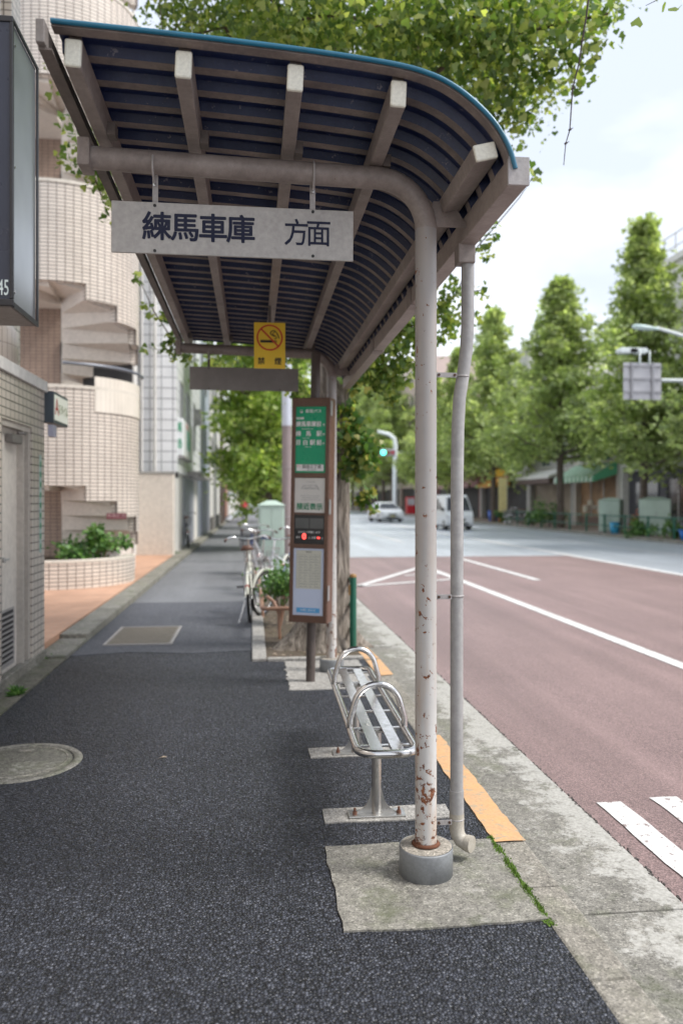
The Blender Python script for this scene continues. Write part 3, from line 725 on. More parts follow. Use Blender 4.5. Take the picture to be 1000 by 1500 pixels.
# ------------------------------------------------------------------ foliage tools
FAN = np.array([(0, 0), (.48, .50), (.34, .82), (.05, .72), (-.06, .72), (-.32, .84), (-.5, .52)])
OVAL = np.array([(0, 0), (.3, .3), (.28, .7), (0, 1), (-.28, .7), (-.3, .3)])
def leaves(name, pts, size, mat, parent=None, tmpl=FAN, up=.35, var=.35, seed=1, bend=.2, droop=0.0):
    g = np.random.default_rng(seed); pts = np.asarray(pts, float); n = len(pts); k = len(tmpl)
    d = g.normal(size=(n, 3)); d /= np.linalg.norm(d, axis=1)[:, None]
    nm = g.normal(size=(n, 3)); nm[:, 2] += up * 3; d[:, 2] -= droop
    nm -= (nm * d).sum(1)[:, None] * d / (d * d).sum(1)[:, None]; nm /= np.linalg.norm(nm, axis=1)[:, None]
    d /= np.linalg.norm(d, axis=1)[:, None]
    s = np.cross(d, nm); sz = size * (1 + var * g.uniform(-1, 1, n))
    v = pts[:, None, :] + sz[:, None, None] * (tmpl[None, :, 0, None] * s[:, None, :] + tmpl[None, :, 1, None] * d[:, None, :] + (bend * np.abs(tmpl[None, :, 0, None])) * nm[:, None, :])
    me = bpy.data.meshes.new(name); me.vertices.add(n * k); me.loops.add(n * k); me.polygons.add(n)
    me.vertices.foreach_set('co', v.reshape(-1).astype(np.float32)); me.loops.foreach_set('vertex_index', np.arange(n * k, dtype=np.int32))
    me.polygons.foreach_set('loop_start', np.arange(0, n * k, k, dtype=np.int32)); me.polygons.foreach_set('loop_total', np.full(n, k, dtype=np.int32))
    me.update(calc_edges=True); me.materials.append(mat)
    o = bpy.data.objects.new(name, me); COL.objects.link(o); o.parent = parent; return o
def bark():
    t = NT('ginkgo_bark'); mp = t.node('Mapping'); t.link(t.tc.outputs['Object'], mp.inputs[0]); mp.inputs['Scale'].default_value = (1, 1, .16)
    n = t.noise(26, 8, .7, mp.outputs[0], .6)
    c = t.ramp(n, [(.36, (.06, .045, .036)), (.47, (.20, .17, .14)), (.66, (.42, .37, .32))])
    t.base(c); t.rough(.9); t.bump(n, 1.0, .03); return t.m
BARK = bark()
BARKF = P('far_bark', (.13, .10, .085), .9, 0, .3, 6, .5, 20)
def trunk_mesh(H, r0, r1, flare, n=72, rows=60, ridges=15, amp=.10):
    m = MB(); vs = []
    for j in range(rows + 1):
        t = j / rows; z = H * t; rb = r0 + (r1 - r0) * t + flare * math.exp(-z / .22)
        for k in range(n):
            a = 2 * math.pi * k / n
            w_ = noise.noise(Vector((math.cos(a) * 1.5, math.sin(a) * 1.5, z * .5))) * 2.2
            rg = 1 - abs(math.sin(a * ridges / 2 + w_)) ; q = noise.noise(Vector((math.cos(a) * 6, math.sin(a) * 6, z * 2.2)))
            rr = rb * (1 + amp * (rg - .4) + .05 * q + .16 * math.exp(-z / .2) * math.cos(5 * a + 1))
            vs.append((rr * math.cos(a) * (1 + .35 * math.exp(-z / .3)) - .11 * math.exp(-z / .6), rr * math.sin(a), z))
    m.add(vs, [(j * n + k, j * n + (k + 1) % n, (j + 1) * n + (k + 1) % n, (j + 1) * n + k) for j in range(rows) for k in range(n)], smooth=True)
    return m
# near ginkgo
T0 = Vector((.80, 8.15, 0))
nt = empty('ginkgo_tree', T0, label='big near ginkgo with ridged trunk rising behind the bus stop post', cat='tree')
trunk_mesh(5.2, .215, .15, .13).build('trunk', BARK, nt)
trk = nt.children[0]
limbs = []
rl = random.Random(5)
def limb(p0, p1, r0, sag=.0, name='limb', par=trk, n=10):
    p0, p1 = Vector(p0), Vector(p1); pts = []
    for i in range(n + 1):
        t = i / n; p = p0.lerp(p1, t); j = .05 * math.sin(t * math.pi)
        p = p + Vector((rl.uniform(-j, j), rl.uniform(-j, j), sag * math.sin(t * math.pi) + rl.uniform(-j, j))); pts.append(p)
    MB().tube(pts, [r0 * (1 - .8 * i / n) for i in range(n + 1)], 8).build(name, BARK, par); return pts
MB().tube([(0.03, 0, 5.1), (.05, -.02, 6.2), (.0, .05, 7.4), (.06, 0, 9.0), (0, 0, 10.4)], [.15, .12, .09, .06, .02], 12).build('leader', BARK, trk)
tips = []
for k in range(15):
    z0 = 3.9 + k * .38; a = k * 2.4 + .6; L = 2.3 * (1 - k / 22); q = ((L * math.cos(a) + .35) if z0 > 5.0 else max(-.9, min(.9, L * math.cos(a))), L * math.sin(a) - .3, z0 + .5 + .25 * (k % 3))
    tips.append(limb((.03, 0, z0), q, .055 * (1 - k / 30), .12))
# leaf positions, in world metres, as clusters that sit on twigs
def clump(c, r, n, sub_=None):
    g = nr.normal(size=(n, 3)) * (np.array(r) if hasattr(r, '__len__') else np.array([r, r, r])) * .55
    return np.array(c) + g
L_ = []
T0n = np.array(T0)
for pts in tips:
    for i in range(3, len(pts)):
        for _ in range(4):
            c = np.array(pts[i]) + nr.normal(size=3) * .30; (L_.append(clump(T0n + c, (.24, .24, .17), 62)) if not ((T0n + c)[2] < 5.2 and ((T0n + c)[0] > 2.0 or (T0n + c)[0] < -.4)) else None)
# main crown shell
def crown_pts(cx, cy, cz, rx, ry, rz, ncl, nleaf, r, zmin=None, keep=None):
    out = []; c = 0
    while c < ncl:
        v = nr.normal(size=3); v /= np.linalg.norm(v); q = nr.uniform(.35, 1.0) ** .5
        p = np.array([cx, cy, cz]) + v * q * np.array([rx, ry, rz]) * (1 + .16 * noise.noise(Vector(v * 2.2)))
        c += 1
        if zmin and p[2] < zmin: continue
        if p[2] < 5.1 and (p[0] > 2.2 or p[0] < -.5): continue
        if keep and not keep(p): continue
        out.append(clump(p, (r, r, r * .7), nleaf))
    return out
def proj(p):
    d = p[0] * ST + p[1] * CT; l = p[0] * CT - p[1] * ST
    return 500 + F * l / d, HZ - F * (p[2] - CH) / d
L_ += crown_pts(1.35, 8.0, 7.5, 2.35, 2.6, 3.1, 600, 68, .30, 4.35)
# outlying sprays seen at the edges of the crown : (u, v, Y, radius, leaves)
N_MAIN = len(L_)
SP = [(240, 12, 7.5, .10, 18), (268, 50, 7.3, .05, 8), (300, 25, 7.2, .16, 50), (350, 18, 7.2, .2, 90), (375, 50, 7.0, .12, 40), (420, 30, 6.6, .25, 130), (460, 50, 6.4, .25, 130), (470, 15, 6.2, .3, 170),
      (540, 35, 6.2, .3, 200), (600, 60, 6.2, .3, 200), (640, 25, 6.1, .3, 200), (680, 90, 6.2, .28, 180), (700, 40, 6.0, .3, 200), (740, 120, 6.2, .25, 150), (760, 60, 6.0, .28, 180), (790, 25, 6.0, .25, 130),
      (735, 160, 6.3, .2, 90), (770, 175, 6.4, .10, 26), (800, 110, 6.2, .16, 60), (830, 60, 6.0, .18, 60), (850, 15, 6.0, .2, 80), (868, 70, 6.0, .08, 14), (880, 30, 6.0, .12, 24), (895, 10, 6.0, .09, 14), (845, 120, 6.0, .07, 10), (858, 95, 6.0, .05, 7),
      (840, 100, 6.1, .07, 12), (900, 62, 6.0, .05, 5), (782, 252, 6.4, .045, 9), (722, 335, 6.6, .06, 9), (700, 355, 6.7, .08, 12), (705, 430, 7.6, .09, 14), (668, 425, 7.6, .14, 46), (690, 462, 7.8, .10, 22), (650, 455, 7.8, .14, 50), (712, 375, 7.2, .06, 8),
      (655, 480, 8.0, .12, 34), (600, 470, 8.0, .2, 110), (570, 500, 8.0, .22, 130), (545, 520, 8.0, .2, 110), (560, 560, 8.0, .13, 60), (590, 535, 8.0, .16, 70), (575, 585, 7.9, .06, 12), (540, 545, 8.0, .14, 60), (620, 500, 8.0, .14, 50),
      (100, 215, 7.4, .10, 10), (125, 205, 7.2, .14, 26), (140, 225, 7.1, .12, 30), (120, 250, 7.1, .10, 20), (145, 262, 7.1, .14, 46), (160, 290, 7.1, .10, 24), (158, 318, 7.2, .05, 8), (105, 195, 7.3, .1, 8), (95, 240, 7.3, .07, 6), (78, 130, 7.4, .06, 5), (66, 95, 7.6, .04, 4), (95, 165, 7.4, .06, 6),
      (196, 408, 7.8, .05, 5), (206, 412, 7.8, .05, 5), (216, 445, 7.9, .05, 7), (236, 460, 8.0, .07, 12), (222, 460, 8.0, .05, 4), (215, 508, 8.2, .04, 4), (230, 512, 8.2, .05, 5), (248, 505, 8.2, .09, 16), (262, 512, 8.2, .10, 26), (272, 522, 8.2, .07, 16), (256, 498, 8.2, .06, 10),
      (320, 532, 9.0, .10, 24), (345, 540, 9.2, .10, 24), (360, 545, 9.2, .12, 30), (430, 560, 8.6, .16, 60), (438, 575, 8.6, .1, 30), (420, 530, 8.8, .14, 40), (395, 545, 9.0, .1, 24)]
for (u, v, Y, r, n) in SP: L_.append(clump(np.array(PY(u, v, Y)), (r, r, r), int(n * (2.6 if v > 420 and 535 < u < 660 else 1.35))))
n_main = sum(len(q) for q in L_[:N_MAIN]); P_all = np.concatenate(L_) - T0n
# keep leaves out of the shelter's own volume
W = P_all + T0n
inside = (W[:, 0] > -.70) & (W[:, 0] < .95) & (W[:, 1] > 2.4) & (W[:, 1] < 7.62) & (W[:, 2] < 3.10)
is_main = np.arange(len(P_all)) < n_main
P_sp = P_all[~inside & ~is_main]; P_all = P_all[~inside & is_main]
leaves('crown', P_all, .054, LEAF, nt, up=.25, seed=3, droop=.3, var=.45); leaves('leaf_sprays', P_sp, .066, LEAF, nt, up=.2, seed=13, droop=.4, var=.4)
# twigs that carry the sprays
m = MB()
def spray(path, r=.006):
    m.tube([Vector(p) - T0 for p in path], [r * (1 - .7 * i / (len(path) - 1)) for i in range(len(path))], 5)
spray([T0 + Vector((0, 0, 4.2)), PY(330, 40, 7.4), PY(240, 60, 7.3), PY(150, 180, 7.2), PY(130, 235, 7.1), PY(150, 290, 7.1)], .02)
spray([PY(150, 180, 7.2), PY(100, 160, 7.4), PY(75, 90, 7.6)], .006); spray([PY(240, 60, 7.3), PY(236, 25, 7.4), PY(232, -10, 7.5)], .006); spray([PY(240, 60, 7.3), PY(268, 30, 7.2), PY(290, 35, 7.1)], .006)
spray([T0 + Vector((-.1, 0, 3.5)), PY(300, 515, 8.3), PY(262, 512, 8.2), PY(225, 455, 8.0), PY(205, 410, 7.8)], .012); spray([PY(262, 512, 8.2), PY(232, 512, 8.2), PY(213, 508, 8.2)], .004)
spray([T0 + Vector((.1, 0, 3.4)), PY(560, 500, 8.0), PY(620, 470, 7.9), PY(668, 430, 7.7), PY(705, 425, 7.6)], .016); spray([PY(560, 500, 8), PY(575, 540, 8), PY(577, 585, 7.9)], .006)
spray([PY(668, 430, 7.7), PY(700, 360, 6.8), PY(722, 335, 6.6), PY(760, 290, 6.5), PY(784, 252, 6.4)], .008)
spray([T0 + Vector((0.1, 0, 4.6)), PY(620, 120, 7.0), PY(700, 60, 6.2), PY(800, 40, 6.1), PY(890, 20, 6.0)], .03)
spray([T0 + Vector((0, 0, 4.9)), PY(560, 40, 6.8), PY(500, 20, 6.4), PY(430, 30, 6.4)], .03)
m.build('twig', P('twig_bark', (.09, .065, .045), .85, 0, .2, 20), nt)
# bare dangling twig hung from a limb that reaches over the pavement
m = MB(); hp = [PY(862, -40, 4.6), PY(861, 0, 4.6), PY(858, 25, 4.6), PY(852, 60, 4.6), PY(848, 90, 4.6), PY(838, 130, 4.6), PY(836, 160, 4.6), PY(834, 190, 4.6), PY(828, 210, 4.6), PY(825, 242, 4.6)]
m.tube([p - T0 for p in hp], [.006, .006, .0055, .005, .0048, .0045, .004, .0036, .003, .0022], 6)
for q in (3, 5, 7, 8): m.tube([hp[q] - T0, hp[q] - T0 + Vector((.02, 0, .012))], [.004, .002], 5); m.tube([hp[q] - T0 + Vector((-.006, 0, -.004)), hp[q] - T0 + Vector((.006, 0, .004))], [.007, .007], 6)
m.tube([T0 + Vector((.1, 0, 5.4)) - T0, PY(800, -60, 6.0) - T0, PY(862, -40, 4.6) - T0], [.04, .02, .006], 6)
m.tube([PY(862, -40, 4.6) - T0, PY(960, -30, 4.2) - T0, PY(1010, -10, 4.1) - T0], [.006, .004, .003], 6)
m.tube([PY(985, -20, 4.1) - T0, PY(962, 0, 4.1) - T0, PY(945, 8, 4.1) - T0], [.003, .002, .0015], 6)
m.build('dangling_twig', P('dark_twig', (.045, .03, .03), .85, 0, .2, 20), nt)
DL = [PY(935, 24, 4.1), PY(988, 10, 4.1), PY(998, 8, 4.1), PY(975, 4, 4.1)]
for q, p in enumerate(DL): leaves('overhanging_leaf', np.array([p - T0]), .055, LEAF, nt, seed=9 + q, droop=.6)
# epicormic shoots on the trunk
E_ = []
for (u, v, Y, r, n) in ((520, 620, 7.85, .08, 90), (530, 650, 7.8, .12, 190), (525, 680, 7.8, .13, 200), (540, 665, 7.85, .09, 90), (508, 640, 7.8, .1, 90), (510, 600, 7.9, .08, 50), (530, 735, 7.85, .05, 30), (540, 722, 7.85, .05, 24), (545, 745, 7.9, .035, 12), (520, 560, 7.9, .09, 60), (625, 840, 7.9, 0, 0), (508, 948, 8.0, .03, 12)):
    if n: E_.append(clump(np.array(PY(u, v, Y)), (r, r, r), n))
leaves('trunk_shoots', np.concatenate(E_) - T0n, .078, LEAF_Y, nt, up=.1, seed=4, droop=.5)
# ------------------------------------------------------------------ tree pit
sheet('tree_pit_soil', rect(.13, KX0 - .005, 7.52, 13.6), .006, SOIL, .03)
pk = empty('pit_kerb', (0, 0, 0)); tag(pk, kind='structure')
for (a, b, c_, d_) in ((-.005, .13, 7.45, 8.45), (-.005, .13, 8.46, 9.6), (-.005, .13, 9.61, 10.9), (-.005, .13, 10.91, 12.2), (.135, .64, 7.44, 7.52), (.65, 1.04, 7.44, 7.52)): MB().box(a, b, c_, d_, -.04, .028).build('kerb_block', CONC_L, pk, .008)
# litter on soil
m = MB()
for k in range(240):
    x, y_ = rnd.uniform(.16, 1.0), rnd.uniform(7.6, 10.5); s = rnd.uniform(.006, .022); M_ = Matrix.Translation((x, y_, .008)) @ Matrix.Rotation(rnd.uniform(0, 6), 4, 'Z') @ Matrix.Rotation(rnd.uniform(-.5, .5), 4, 'X')
    m.box(-s, s, -s * .6, s * .6, 0, .003, M=M_)
tag(m.build('leaf_litter', DRY), kind='stuff')
# small shrub
shb = empty('azalea_shrub', (.33, 9.5, 0), label='small leafy shrub growing in the tree pit behind the bus stop post', cat='shrub')
m = MB(); tps = []
for k in range(9):
    a = rnd.uniform(0, 6.28); q = (rnd.uniform(.03, .2) * math.cos(a), rnd.uniform(.03, .2) * math.sin(a), rnd.uniform(.4, .62)); tps.append(q)
    m.tube([(0, 0, 0), (q[0] * .3, q[1] * .3, q[2] * .45), q], [.012, .009, .004], 5)
m.build('stem', BRPIPE, shb)
leaves('foliage', np.concatenate([clump(q, (.14, .14, .11), 90) for q in tps] + [clump((0, 0, .55), (.24, .24, .15), 300)]), .05, LEAF_S, shb, OVAL, seed=5)
# brown pipe tree guard
tg = empty('tree_guard', (.1, 8.6, 0), label='low brown pipe guard rail bent round the tree pit', cat='guard rail')
m = MB(); m.tube([(.85, 0, .335), (.06, 0, .335), (.01, .02, .335), (0, .07, .335), (0, .6, .335), (0, 3.4, .335)], .022, 12); m.build('rail', BRPIPE, tg)
for p in ((.16, .02), (.0, 1.6), (.0, 3.3), (.7, .02)):
    m = MB(); m.tube([(p[0] - .10, p[1] + .1, .45), (p[0] - .03, p[1] + .05, .40), (p[0] + .02, p[1], .28), (p[0] + .03, p[1], 0)], .018, 10); m.build('post', BRPIPE, tg)
# green guard rail along kerb
gr = empty('guard_rail', (.99, 7.85, 0), label='dark green pipe guard rail running along the near kerb behind the tree', cat='guard rail')
for k in range(4):
    m = MB(); m.cyl((0, k * 2.0, 0), (0, k * 2.0, .74), .034, n=20); pp = m.build('post', DGREEN, gr)
    m = MB(); m.lathe([(.036, 0), (.036, .018), (.030, .03), (0, .034)], 20, c=(0, k * 2.0, .738)); m.build('cap', P('cap_brown', (.30, .17, .06), .5), pp)
for z in (.70, .44, .20):
    m = MB(); m.cyl((0, 0, z), (0, 6, z), .019, n=12); m.build('rail', DGREEN, gr)
m = MB(); m.box(-.045, -.03, -.02, .02, .56, .66); m.build('bracket', P('cap_brown', (.30, .17, .06), .5), gr)
# ------------------------------------------------------------------ moss in the kerb joint, weeds
m = MB()
for k in range(2600):
    y_ = 2.70 + .74 * rnd.random() ** .8; wd = .012 + .010 * noise.noise(Vector((y_ * 9, 0, 0))); x = KX0 - .002 + rnd.gauss(0, max(.003, wd * .6)); h = rnd.uniform(.003, .012) * (1.4 + noise.noise(Vector((y_ * 14, 3, 0)))); a = rnd.uniform(0, 6.28); s_ = rnd.uniform(.002, .005)
    dx, dy = math.cos(a) * s_, math.sin(a) * s_
    m.add([(x - dx, y_ - dy, .002), (x + dx, y_ + dy, .002), (x + rnd.gauss(0, .004), y_ + rnd.gauss(0, .004), h)], [(0, 1, 2)])
tag(m.build('moss', P('moss_green', (.13, .23, .03), .8, 0, .35, 30)), kind='stuff')
def weed(p, n, L, lab):
    e_ = empty('weed', p, label=lab, cat='weed'); m = MB()
    for k in range(n):
        a = rnd.uniform(0, 6.28); el_ = rnd.uniform(.4, 1.2); l_ = L * rnd.uniform(.5, 1); w_ = l_ * .13
        d = Vector((math.cos(a) * math.cos(el_), math.sin(a) * math.cos(el_), math.sin(el_))); s_ = Vector((-math.sin(a), math.cos(a), 0)) * w_
        c1 = d * l_ * .5; c2 = d * l_ - Vector((0, 0, l_ * .25))
        m.add([(0, 0, 0), c1 - s_, c2, c1 + s_], [(0, 1, 2, 3)])
    m.build('blade', LEAF_S, e_)
weed(G(26, 1020), 30, .15, 'tuft of weeds in the gutter at the foot of the tiled wall'); weed(G(72, 966), 14, .10, 'tiny weed at the tiled wall corner where the brick paving starts')
weed(G(255, 815), 16, .3, 'weed beside the beige concrete wall base at the kerb')
# ------------------------------------------------------------------ building A : tiled wall with door, left foreground
ba = empty('tiled_building', (-1.95, 6.9, 0), label='beige tiled building with grey steel door beside the pavement', cat='building')
oA = Vector((-1.95, 6.9, 0))
def bld(mb, name, mat, par, o, bevel=0): r = mb.build(name, mat, par, bevel, loc=-o); return r
DY0, DY1, DZ = 6.50, 7.36, 2.15
m = MB(); m.box(-3.6, -1.95, -6, DY0, .0, 2.52); m.box(-3.6, -1.95, DY1, 7.78, .0, 2.52); m.box(-3.6, -1.952, DY0, DY1, DZ, 2.52); m.box(-3.6, -2.06, DY0, DY1, 0, DZ); wl = bld(m, 'wall', TILE_A, ba, oA)
m = MB(); m.box(-3.6, -1.925, -6, 7.805, 2.52, 2.62); bld(m, 'coping', WHITEW, ba, oA, .006)
m = MB(); m.box(-3.4, -2.17, -6, 7.2, 2.62, 7.2); m.box(-3.4, -2.172, 7.52, 7.79, 2.62, 7.2); m.box(-3.4, -2.30, 7.2, 7.52, 2.62, 7.2); bld(m, 'upper_wall', TILE_A, ba, oA)
m = MB(); m.lathe([(.48, 0), (.50, .02), (.50, .30), (.46, .36)], 30, c=(-2.48, 7.0, 2.62)); bld(m, 'bay_base', tilemat('bay_tile', (.48, .42, .37), (.44, .38, .33), (.25, .21, .19), .06, .35, .004), ba, oA)
m = MB(); m.box(-2.285, -2.275, 7.22, 7.50, 2.75, 3.5); wn = bld(m, 'window', GLASSD, ba, oA)
m = MB()
for k in range(16): m.tube(arc((-2.262, 7.29 + .07 * (k % 3) + rnd.uniform(-.02, .02), 2.80 + k * .042), rnd.uniform(.03, .05), 0, 300, 10, 'yz'), .004, 4)
m.build('grille', WHITEW, wn)
wn.children[0].location = (0, 0, 0)
m = MB(); m.box(-2.17, -2.155, 7.18, 7.215, 2.65, 4.2); m.box(-2.17, -2.155, 7.505, 7.54, 2.65, 4.2); bld(m, 'window_frame', GALV, ba, oA)
# door
DFR = m_grimy('door_frame_paint', (.54, .49, .44), (.45, .41, .37), 3)
DOORM = m_grimy('door_paint', (.74, .69, .63), (.66, .61, .555), 2, .35, .7, .45)
m = MB(); m.box(-2.055, -2.02, DY0 + .03, DY1 - .22, .05, DZ - .05); do = bld(m, 'door', DOORM, ba, oA, .003)
m = MB(); m.box(-2.0205, -2.016, DY0 + .06, DY1 - .30, .12, .60)
for k in range(10): m.box(-2.03, -2.003, DY0 + .10, DY1 - .34, .15 + k * .043, .165 + k * .043, M=None)
bl = m.build('louver', GALV, do)
m = MB(); m.box(-2.0155, -2.0145, DY0 + .10, DY1 - .34, .14, .58); m.build('louver_slot', DARKW, do)
m = MB(); m.cyl((-2.01, DY0 + .16, 1.02), (-1.975, DY0 + .16, 1.02), .022); m.cyl((-1.975, DY0 + .16, 1.02), (-1.975, DY0 + .26, 1.02), .009); m.build('handle', ALU, do)
m = MB(); m.box(-2.018, -1.955, DY0 + .30, DY0 + .58, 1.98, 2.05); m.tube([(-1.97, DY0 + .50, 2.07), (-1.94, DY0 + .62, 2.075), (-1.99, DY1 - .08, 2.08)], .010, 6); m.build('door_closer', m_grimy('closer_grey', (.22, .20, .185), (.13, .12, .11), 12), do, .006)
m = MB(); m.box(-2.05, -1.965, DY0 + .002, DY0 + .03, .03, DZ - .002); m.box(-2.05, -1.965, DY1 - .22, DY1 - .19, .03, DZ - .05); m.box(-2.05, -1.965, DY1 - .06, DY1 - .002, .03, DZ - .002); m.box(-2.05, -1.965, DY0 + .03, DY1 - .06, DZ - .05, DZ - .002)
m.box(-2.05, -2.0, DY1 - .19, DY1 - .06, .03, DZ - .05); bld(m, 'door_frame', DFR, ba, oA, .002)
m = MB(); m.box(-1.951, -1.944, DY0 - .1, DY0 - .06, 1.55, 1.63); 
m = MB(); m.box(-1.9495, -1.946, 7.60, 7.66, 1.02, 1.92); stp = bld(m, 'sticker_strip', P('pale_sticker', (.42, .55, .52), .5, 0, .2, 9), ba, oA)
m = MB()
for k in range(9): m.box(-1.9455, -1.9445, 7.61, 7.65, 1.05 + k * .095, 1.10 + k * .095)
m.build('sticker_print', GRNI, stp)
m = MB(); m.box(-2.0, -1.935, 5.0, 7.80, -.05, .095); m.box(-2.0, -1.935, -6, 4.98, -.05, .095); bld(m, 'plinth', KERB, ba, oA, .008)
# projecting dark signboard
sb = empty('projecting_signboard', (-1.16, 4.05, 2.45), label='large dark navy signboard with 45 on its face, projecting from the tiled building', cat='sign')
oS = Vector((-1.16, 4.05, 2.45))
FACE = P('navy_face', (.030, .036, .058), .3, 0, .08, 2); BLK = P('black_case', (.02, .02, .024), .35, 0, .1, 4)
SIDE = NT('brushed_case'); SIDE.base(SIDE.ramp(SIDE.noise(1.1, 3), [(.3, (.27, .29, .32)), (.7, (.50, .53, .56))])); SIDE.b.inputs['Metallic'].default_value = .75; SIDE.rough(.28); SIDE = SIDE.m
m = MB(); m.box(-.98, -.012, .012, .44, .01, 1.40); m.build('case', SIDE, sb, .004)
m = MB(); m.box(-.98, -.0165, -.004, .012, .034, 1.385); fc = m.build('face', FACE, sb)
m = MB(); m.box(-.98, -.0, -.012, .012, .0, .033); m.box(-.98, -.0, -.012, .012, 1.386, 1.415); m.box(-.016, -.0, -.012, .012, .0335, 1.3855); m.build('rim', BLK, sb, .004)
m = MB(); m.box(-.010, -.0, .0125, .46, -.004, .022); m.box(-.010, .0, .0125, .46, 1.395, 1.412); m.box(-.010, .0, .44, .46, .0225, 1.3945); m.build('side_trim', BLK, sb)
m = MB(); m.box(-.975, -.015, .013, .438, -.004, .0095); m.build('bottom_plate', PURLIN, sb)
m = MB(); 
for z in (.08, .70, 1.30): m.cyl((-.012, .05, z), (-.006, .05, z), .008, n=8)
m.build('screw', STEEL, sb)
SG = P('pale_print', (.60, .68, .68), .5, 0, .03, 4)
text('45', .108, SG, fc, (-.046, -.0055, .085), bold=.010, sx=.50)
m = MB(); m.prism([(-.14, .215), (-.072, .255), (-.072, .275), (-.14, .25)], -.0065, -.0045, 'y'); m.build('accent_stripe', SG, fc)
m = MB(); m.box(-1.05, -.98, .15, .19, .3, .34); m.box(-1.05, -.98, .15, .19, 1.1, 1.14); m.build('wall_bracket', BLK, sb)
# small lit style sign
st = empty('wall_sign', (-1.95, 7.80, 2.24), label='small illuminated shop sign with red A on the tiled wall corner', cat='sign')
m = MB(); m.box(-.035, .075, .02, .60, .0, .30); m.build('case', P('sign_case', (.07, .09, .11), .4), st, .004)
m = MB(); m.box(.075, .081, .045, .575, .03, .27); fc = m.build('face', emit('sign_lit_face', (.85, .86, .74), .12), st)
rt = (R(90), 0, R(90))
text('A', .22, REDI, fc, (.0825, .12, .15), rt, bold=.02); text('スタイル', .115, P('olive_ink', (.20, .24, .05), .5), fc, (.0825, .37, .14), rt, bold=.01, sx=.86)
m = MB(); m.box(.02, .07, .03, .15, -.13, -.02); m.build('lamp_box', P('lilac_grey', (.45, .45, .55), .5), st)
# ------------------------------------------------------------------ stair tower building
SC = Vector((-3.47, 15.0, 0)); SR = 1.38
bb = empty('stair_tower_building', SC, label='beige building with round tiled spiral stair tower', cat='building')
def arcwall(name, a0, a1, zlo, zhi, mat, par, rad=SR, th=.14, n=None):
    """zlo: function of angle in degrees"""
    m = MB(); n = n or max(2, int(abs(a1 - a0) / 4)); 
    for i in range(n):
        A0, A1 = a0 + (a1 - a0) * i / n, a0 + (a1 - a0) * (i + 1) / n; zl = zlo((A0 + A1) / 2) if callable(zlo) else zlo; zh = zhi((A0 + A1) / 2) if callable(zhi) else zhi
        q = []
        for A in (A0, A1):
            for r_ in (rad, rad - th):
                for z in (zl, zh): q.append((r_ * math.cos(R(A)), r_ * math.sin(R(A)), z))
        u0, u1 = rad * R(A0), rad * R(A1)
        fs = [(0, 4, 5, 1), (2, 3, 7, 6), (1, 5, 7, 3), (0, 2, 6, 4)]
        uv = [[(u0, zl), (u1, zl), (u1, zh), (u0, zh)], [(u0, zl), (u0, zh), (u1, zh), (u1, zl)], [(u0, 0), (u1, 0), (u1, .03), (u0, .03)], [(u0, 0), (u0, .03), (u1, .03), (u1, 0)]]
        fs += [(0, 1, 3, 2), (4, 6, 7, 5)]; uv += [[(0, zl), (0, zh), (.02, zh), (.02, zl)]] * 1 + [[(0, zl), (.02, zl), (.02, zh), (0, zh)]]
        m.add(q, fs, 0, uv)
    return m.build(name, mat, par)
ST_H, NT_ = 3.40, 14
def step_i(A): return math.floor((A - 197.0) / (360 / NT_))
def tread_z(A, lvl): # underside of the stair at this angle: goes down as the angle grows
    return lvl - ST_H / NT_ * 1.25 * step_i(A)
tops = [3.38, 6.78, 10.18, 13.58]
for k, tz in enumerate(tops):
    base_ = tz - 1.63
    f = lambda A, b=base_: b - .27 * max(0, step_i(A) - 3)
    arcwall('parapet', 175, 385, (lambda A, f=f: f(A)), tz, TILE_T, bb, n=84)
    arcwall('parapet_coping', 175, 385, tz, tz + .05, STUCCO, bb, rad=SR + .015, th=.17)
    # stair wedges under the parapet
    for s_ in range(0, 9):
        A0 = 197.0 + s_ * 360 / NT_; A1 = A0 + 360 / NT_; zc = f((A0 + A1) / 2)
        m = MB(); q = []
        for zz_, sh_ in ((zc + .02, 0), (zc + .36, 0)):
            for A in (A0, A1):
                for r_ in (.02, SR - .145): q.append((r_ * math.cos(R(A)), r_ * math.sin(R(A)), zz_ - (.0 if A == A0 else .0)))
        q[2] = (q[2][0], q[2][1], q[2][2] - .10); q[3] = (q[3][0], q[3][1], q[3][2] - .10)
        m.add(q, [(0, 2, 3, 1), (4, 5, 7, 6), (0, 1, 5, 4), (2, 6, 7, 3), (1, 3, 7, 5), (0, 4, 6, 2)]); m.build('stair_step', STUC_D, bb)
    m = MB(); m.box(-2.6, -.2, .2, 1.7, tz - .02 - 3.4 + 1.98, tz - 3.4 + 2.14); m.build('landing', STUC_D, bb)
m = MB(); m.box(-6, -.62, 1.62, 6.0, .0, 14); m.build('wall', STUCCO, bb)
m = MB(); m.box(.0 - .615, .52, 2.0, 6.0, .0, 13.2); m.build('side_wall', WHITEW, bb)
m = MB(); m.box(-4, -.345, 1.5, 1.62, .1, 13.5); bw = m.build('tiled_back_wall', TILE_BR, bb)
for z in (3.55, 6.95):
    m = MB(); m.box(-.34, -.13, 1.44, 1.60, z + .5, z + 1.12); wf = m.build('window', DKF, bb)
    m = MB(); m.box(-.31, -.17, 1.433, 1.439, z + .54, z + 1.08); m.build('pane', P('frosted_pane', (.42, .46, .42), .2, 0, .1, 3), wf)
    m = MB(); m.box(-.342, .52, 1.50, 1.98, z - 1.2, z + 1.9); m.build('landing_wall', STUCCO, bb)
